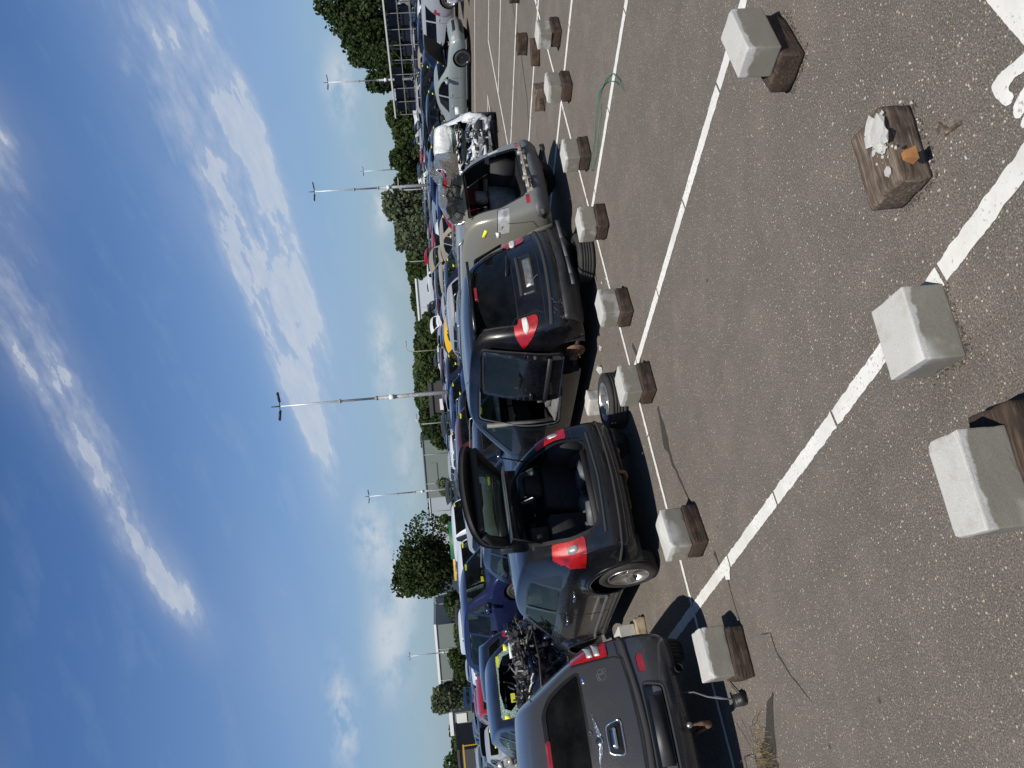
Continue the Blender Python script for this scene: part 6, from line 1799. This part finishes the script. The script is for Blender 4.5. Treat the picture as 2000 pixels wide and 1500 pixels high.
# yellow beam, green canopy, crates in the rack
b = bmesh.new(); box(b, (-3.4, -.05, 2.34), (3.4, .05, 2.46))
for x in (-3.3, 3.3): box(b, (x-.04, -.04, 0), (x+.04, .04, 2.4))
o = mesh_obj('height_barrier', b, YELLOWM, smooth=False); o.location = at(1512, 62); o.rotation_euler = (0, 0, AZV-PI/2); tag(o, 'long yellow height barrier at the far left of the field', 'barrier')
b = bmesh.new(); box(b, (-1.6, -1, 0), (1.6, 1, 2.05)); round_bm(b, .15, 2)
o = mesh_obj('skip_container', b, GREENM); o.location = at(1030, 72, 0); o.rotation_euler = (0, 0, AZV-PI/2); tag(o, 'bright green container below the oak', 'container')
b = bmesh.new(); box(b, (-2.2, -.6, 0), (2.2, .6, 1.85)); round_bm(b, .1, 1)
o = mesh_obj('skip_container', b, YELLOWM); o.location = at(1066, 80, 0); o.rotation_euler = (0, 0, AZV-PI/2); tag(o, 'yellow container left of the bright green container', 'container')
# storage rack
D = 60; a, b_ = at(196, D), at(-70, D-10); d = (b_-a); L = d.length; rk = empty('storage_rack', a, math.atan2(d.y, d.x)); H = 3.45
b = bmesh.new(); n_ = int(L/1.15)
for k in range(n_+1):
    for yy in (0, 1.2): box(b, (L*k/n_-.018, yy-.018, 0), (L*k/n_+.018, yy+.018, H))
mesh_obj('rack_posts', b, POLEG, rk, smooth=False)
b = bmesh.new()
for z in (.9, 1.75, 2.6):
    for yy in (0, 1.2): box(b, (0, yy-.02, z), (L, yy+.02, z+.05))
mesh_obj('rack_shelf_beams', b, POLEG, rk, smooth=False)
b = bmesh.new(); box(b, (-.2, -.15, H), (L+.2, 1.35, H+.10)); mesh_obj('rack_roof', b, WHITEW, rk, smooth=False)
tag(rk, 'long steel storage rack with a white top rail at the right end of the field', 'rack')
b0 = bmesh.new(); box(b0, (-.42, 0, 0), (.42, .9, .60), 0, None, 1); round_bm(b0, .04, 1)
cm = bpy.data.meshes.new('crate'); b0.to_mesh(cm); b0.free(); cm.materials.append(BLUECR)
for k in range(n_):
    for j, z in enumerate((0, .99, 1.84, 2.69)):
        if (k*7+j*3) % 5 in (0, 2): continue
        o = bpy.data.objects.new('storage_crate', cm); COL.objects.link(o); o.matrix_world = Matrix.Translation(a) @ Matrix.Rotation(math.atan2(d.y, d.x), 4, 'Z') @ Matrix.Translation((L*(k+.5)/n_, .15, z))
        tag(o, 'dark blue crate standing in the storage rack', 'crate', 'dark crates in the storage rack')
# ------------------------------------------------------------------ camera, sun, sky
cam = bpy.data.objects.new('camera', bpy.data.cameras.new('camera')); COL.objects.link(cam)
cam.data.sensor_width = 36; cam.data.lens = 27; cam.data.clip_end = 6000; cam.data.clip_start = .05
pitch = math.atan(152.5/1500)
F_ = Vector((math.cos(AZV)*math.cos(pitch), math.sin(AZV)*math.cos(pitch), -math.sin(pitch))); R_ = VR.copy(); U_ = R_.cross(F_)
ca, sa = .9964, .0847
X_ = (-R_*sa-U_*ca).normalized(); Y_ = (R_*ca-U_*sa).normalized(); Z_ = X_.cross(Y_)
cam.matrix_world = Matrix(((X_.x, Y_.x, Z_.x, 0), (X_.y, Y_.y, Z_.y, 0), (X_.z, Y_.z, Z_.z, CAMZ), (0, 0, 0, 1)))
S.camera = cam
SUN_EL, SUN_AZ = R(58), R(223)        # the light comes from behind the camera
sd = bpy.data.lights.new('sun', 'SUN'); sd.energy = 5.0; sd.angle = R(.53); sd.color = (1, .955, .88)
so = bpy.data.objects.new('sun', sd); COL.objects.link(so)
dirn = Vector((math.cos(SUN_AZ)*math.cos(SUN_EL), math.sin(SUN_AZ)*math.cos(SUN_EL), math.sin(SUN_EL)))
so.rotation_euler = dirn.to_track_quat('Z', 'Y').to_euler(); so.location = (0, 0, 30)
W = bpy.data.worlds.new('World'); S.world = W; W.use_nodes = True; nt = W.node_tree; nt.nodes.clear()
out = nt.nodes.new('ShaderNodeOutputWorld'); bg = nt.nodes.new('ShaderNodeBackground'); bg.inputs[1].default_value = .10
sky = nt.nodes.new('ShaderNodeTexSky'); sky.sky_type = 'NISHITA'; sky.sun_disc = False; sky.sun_elevation = SUN_EL
sky.sun_rotation = R(90)-SUN_AZ; sky.air_density = 1.0; sky.dust_density = .6; sky.ozone_density = 1.6; sky.altitude = 0
tc = nt.nodes.new('ShaderNodeTexCoord').outputs['Generated']
def vdot(v, w): return N(nt, 'ShaderNodeVectorMath', operation='DOT_PRODUCT', ins={0: v, 1: tuple(w)}).outputs['Value']
fx, rx, ez = vdot(tc, VD), vdot(tc, VR), vdot(tc, (0, 0, 1))
azd = math_(nt, 'MULTIPLY', math_(nt, 'ARCTAN2', rx, fx), 57.3)          # degrees right of the view
eld = math_(nt, 'MULTIPLY', math_(nt, 'ARCSINE', ez), 57.3)
def rot(sl):
    c, s = math.cos(math.atan(sl)), math.sin(math.atan(sl))
    along = math_(nt, 'ADD', math_(nt, 'MULTIPLY', azd, c), math_(nt, 'MULTIPLY', eld, s))
    perp = math_(nt, 'SUBTRACT', math_(nt, 'MULTIPLY', eld, c), math_(nt, 'MULTIPLY', azd, s))
    return along, perp
al, pe = rot(.30)
comb = N(nt, 'ShaderNodeCombineXYZ', ins={0: math_(nt, 'MULTIPLY', al, .30), 1: pe, 2: 0.}).outputs[0]
comb2 = N(nt, 'ShaderNodeCombineXYZ', ins={0: azd, 1: math_(nt, 'MULTIPLY', eld, 1.7), 2: 3.}).outputs[0]
wn = tex(nt, scale=.16, detail=3, vec=comb)
n1 = tex(nt, scale=.22, detail=9, rough=.62, vec=mixc(nt, comb, wn.outputs['Color'], .25)).outputs[0]
n2 = tex(nt, scale=.55, detail=8, rough=.6, vec=comb).outputs[0]
n3 = tex(nt, scale=.42, detail=8, rough=.62, vec=comb2).outputs[0]
def blob(a0, e0, ra, re, sl=.3):
    """soft elliptical patch of cloud cover round azimuth a0, elevation e0"""
    c, s = math.cos(math.atan(sl)), math.sin(math.atan(sl))
    da, de = math_(nt, 'SUBTRACT', azd, a0), math_(nt, 'SUBTRACT', eld, e0)
    u = math_(nt, 'DIVIDE', math_(nt, 'ADD', math_(nt, 'MULTIPLY', da, c), math_(nt, 'MULTIPLY', de, s)), ra)
    v = math_(nt, 'DIVIDE', math_(nt, 'SUBTRACT', math_(nt, 'MULTIPLY', de, c), math_(nt, 'MULTIPLY', da, s)), re)
    r2 = math_(nt, 'ADD', math_(nt, 'MULTIPLY', u, u), math_(nt, 'MULTIPLY', v, v))
    return math_(nt, 'EXPONENT', math_(nt, 'MULTIPLY', r2, -1.0))
def addall(l):
    a = l[0]
    for b in l[1:]: a = math_(nt, 'ADD', a, b)
    return a
high = addall([blob(25, 15.0, 11, 3.4, .16), blob(10, 12.3, 10, 2.0, .30), blob(0, 9.5, 7, 1.0, .25), blob(16, 10.5, 12, 1.2, .2), blob(-1, 23.4, 8, 1.7, .42), blob(-12, 18.8, 6, 1.5, .6), blob(10, 27, 9, 2.8, .3), blob(-26, 29, 6, 2, .2),
               math_(nt, 'MULTIPLY', blob(21, 27, 6, 3, .4), .8), math_(nt, 'MULTIPLY', blob(5, 8, 18, 3, .1), .45), math_(nt, 'MULTIPLY', blob(-16, 12, 8, 3, .3), .35)])
n4 = tex(nt, scale=1.6, detail=7, rough=.6, vec=comb).outputs[0]
sm = math_(nt, 'ADD', math_(nt, 'MULTIPLY', math_(nt, 'MINIMUM', high, 1.1), .72), math_(nt, 'ADD', math_(nt, 'MULTIPLY', n1, 1.35), math_(nt, 'ADD', math_(nt, 'MULTIPLY', n2, .75), math_(nt, 'MULTIPLY', n4, .40))))
hc = ramp(nt, math_(nt, 'SUBTRACT', sm, 1.02), [(.56, 0.), (.76, .28), (.98, .62), (1.25, 1.)])
hc = math_(nt, 'MULTIPLY', hc, ramp(nt, n4, [(.3, .70), (.65, 1.)]))
veil = math_(nt, 'MULTIPLY', math_(nt, 'MINIMUM', high, 1.0), ramp(nt, n1, [(.35, .10), (.65, .46)]))
hc = math_(nt, 'MAXIMUM', hc, veil)
wisp = math_(nt, 'MULTIPLY', ramp(nt, n2, [(.50, 0.), (.75, .35)]), ramp(nt, math_(nt, 'DIVIDE', eld, 90), [(.02, 1.), (.25, .5)]))
puffs = addall([blob(21.8, 4.6, 2.2, 1.0, .0), blob(-10.2, 5.3, 2.6, 1.3, .1), blob(-17.5, 4.6, 3.2, 1.3, .0), blob(-13, 3.2, 3, .8, 0), blob(3, 3.5, 3, .8, 0), blob(-22, 8, 3, .9, .1), blob(13.5, 2.6, 1.5, .8, 0), math_(nt, 'MULTIPLY', blob(-4, 2.5, 4, .8, 0), .5)])
pc = math_(nt, 'MULTIPLY', puffs, ramp(nt, n3, [(.36, 0.), (.56, 1.)]), clamp=True)
dens = math_(nt, 'MAXIMUM', math_(nt, 'MULTIPLY', hc, .66), math_(nt, 'MAXIMUM', math_(nt, 'MULTIPLY', pc, .72), math_(nt, 'MULTIPLY', wisp, .30)))
haze = ramp(nt, math_(nt, 'DIVIDE', eld, 90), [(0., .70), (.05, .52), (.13, .22), (.27, 0.)])
skyc = mixc(nt, sky.outputs[0], (.57, .80, 1.10), 1, 'MULTIPLY')
skyc = mixc(nt, skyc, (3.1, 3.85, 4.6), haze)
cl = mixc(nt, skyc, (6.6, 6.9, 7.3), dens)
cl = mixc(nt, cl, mixc(nt, cl, (.28, .23, .165), 1, 'MULTIPLY'), ramp(nt, math_(nt, 'DIVIDE', eld, 90), [(.30, 0.), (.55, 1.)]))      # unseen overhead sky dimmed and warmed to darken shadows and roof reflections
nt.links.new(cl, bg.inputs[0]); nt.links.new(bg.outputs[0], out.inputs[0])
S.view_settings.view_transform = 'Standard'; S.view_settings.look = 'None'; S.view_settings.exposure = 0; S.view_settings.gamma = 1
S.cycles.transparent_max_bounces = 14; S.cycles.max_bounces = 7; S.cycles.diffuse_bounces = 3; S.cycles.glossy_bounces = 4; S.cycles.use_denoising = True
S.cycles.sample_clamp_indirect = 6
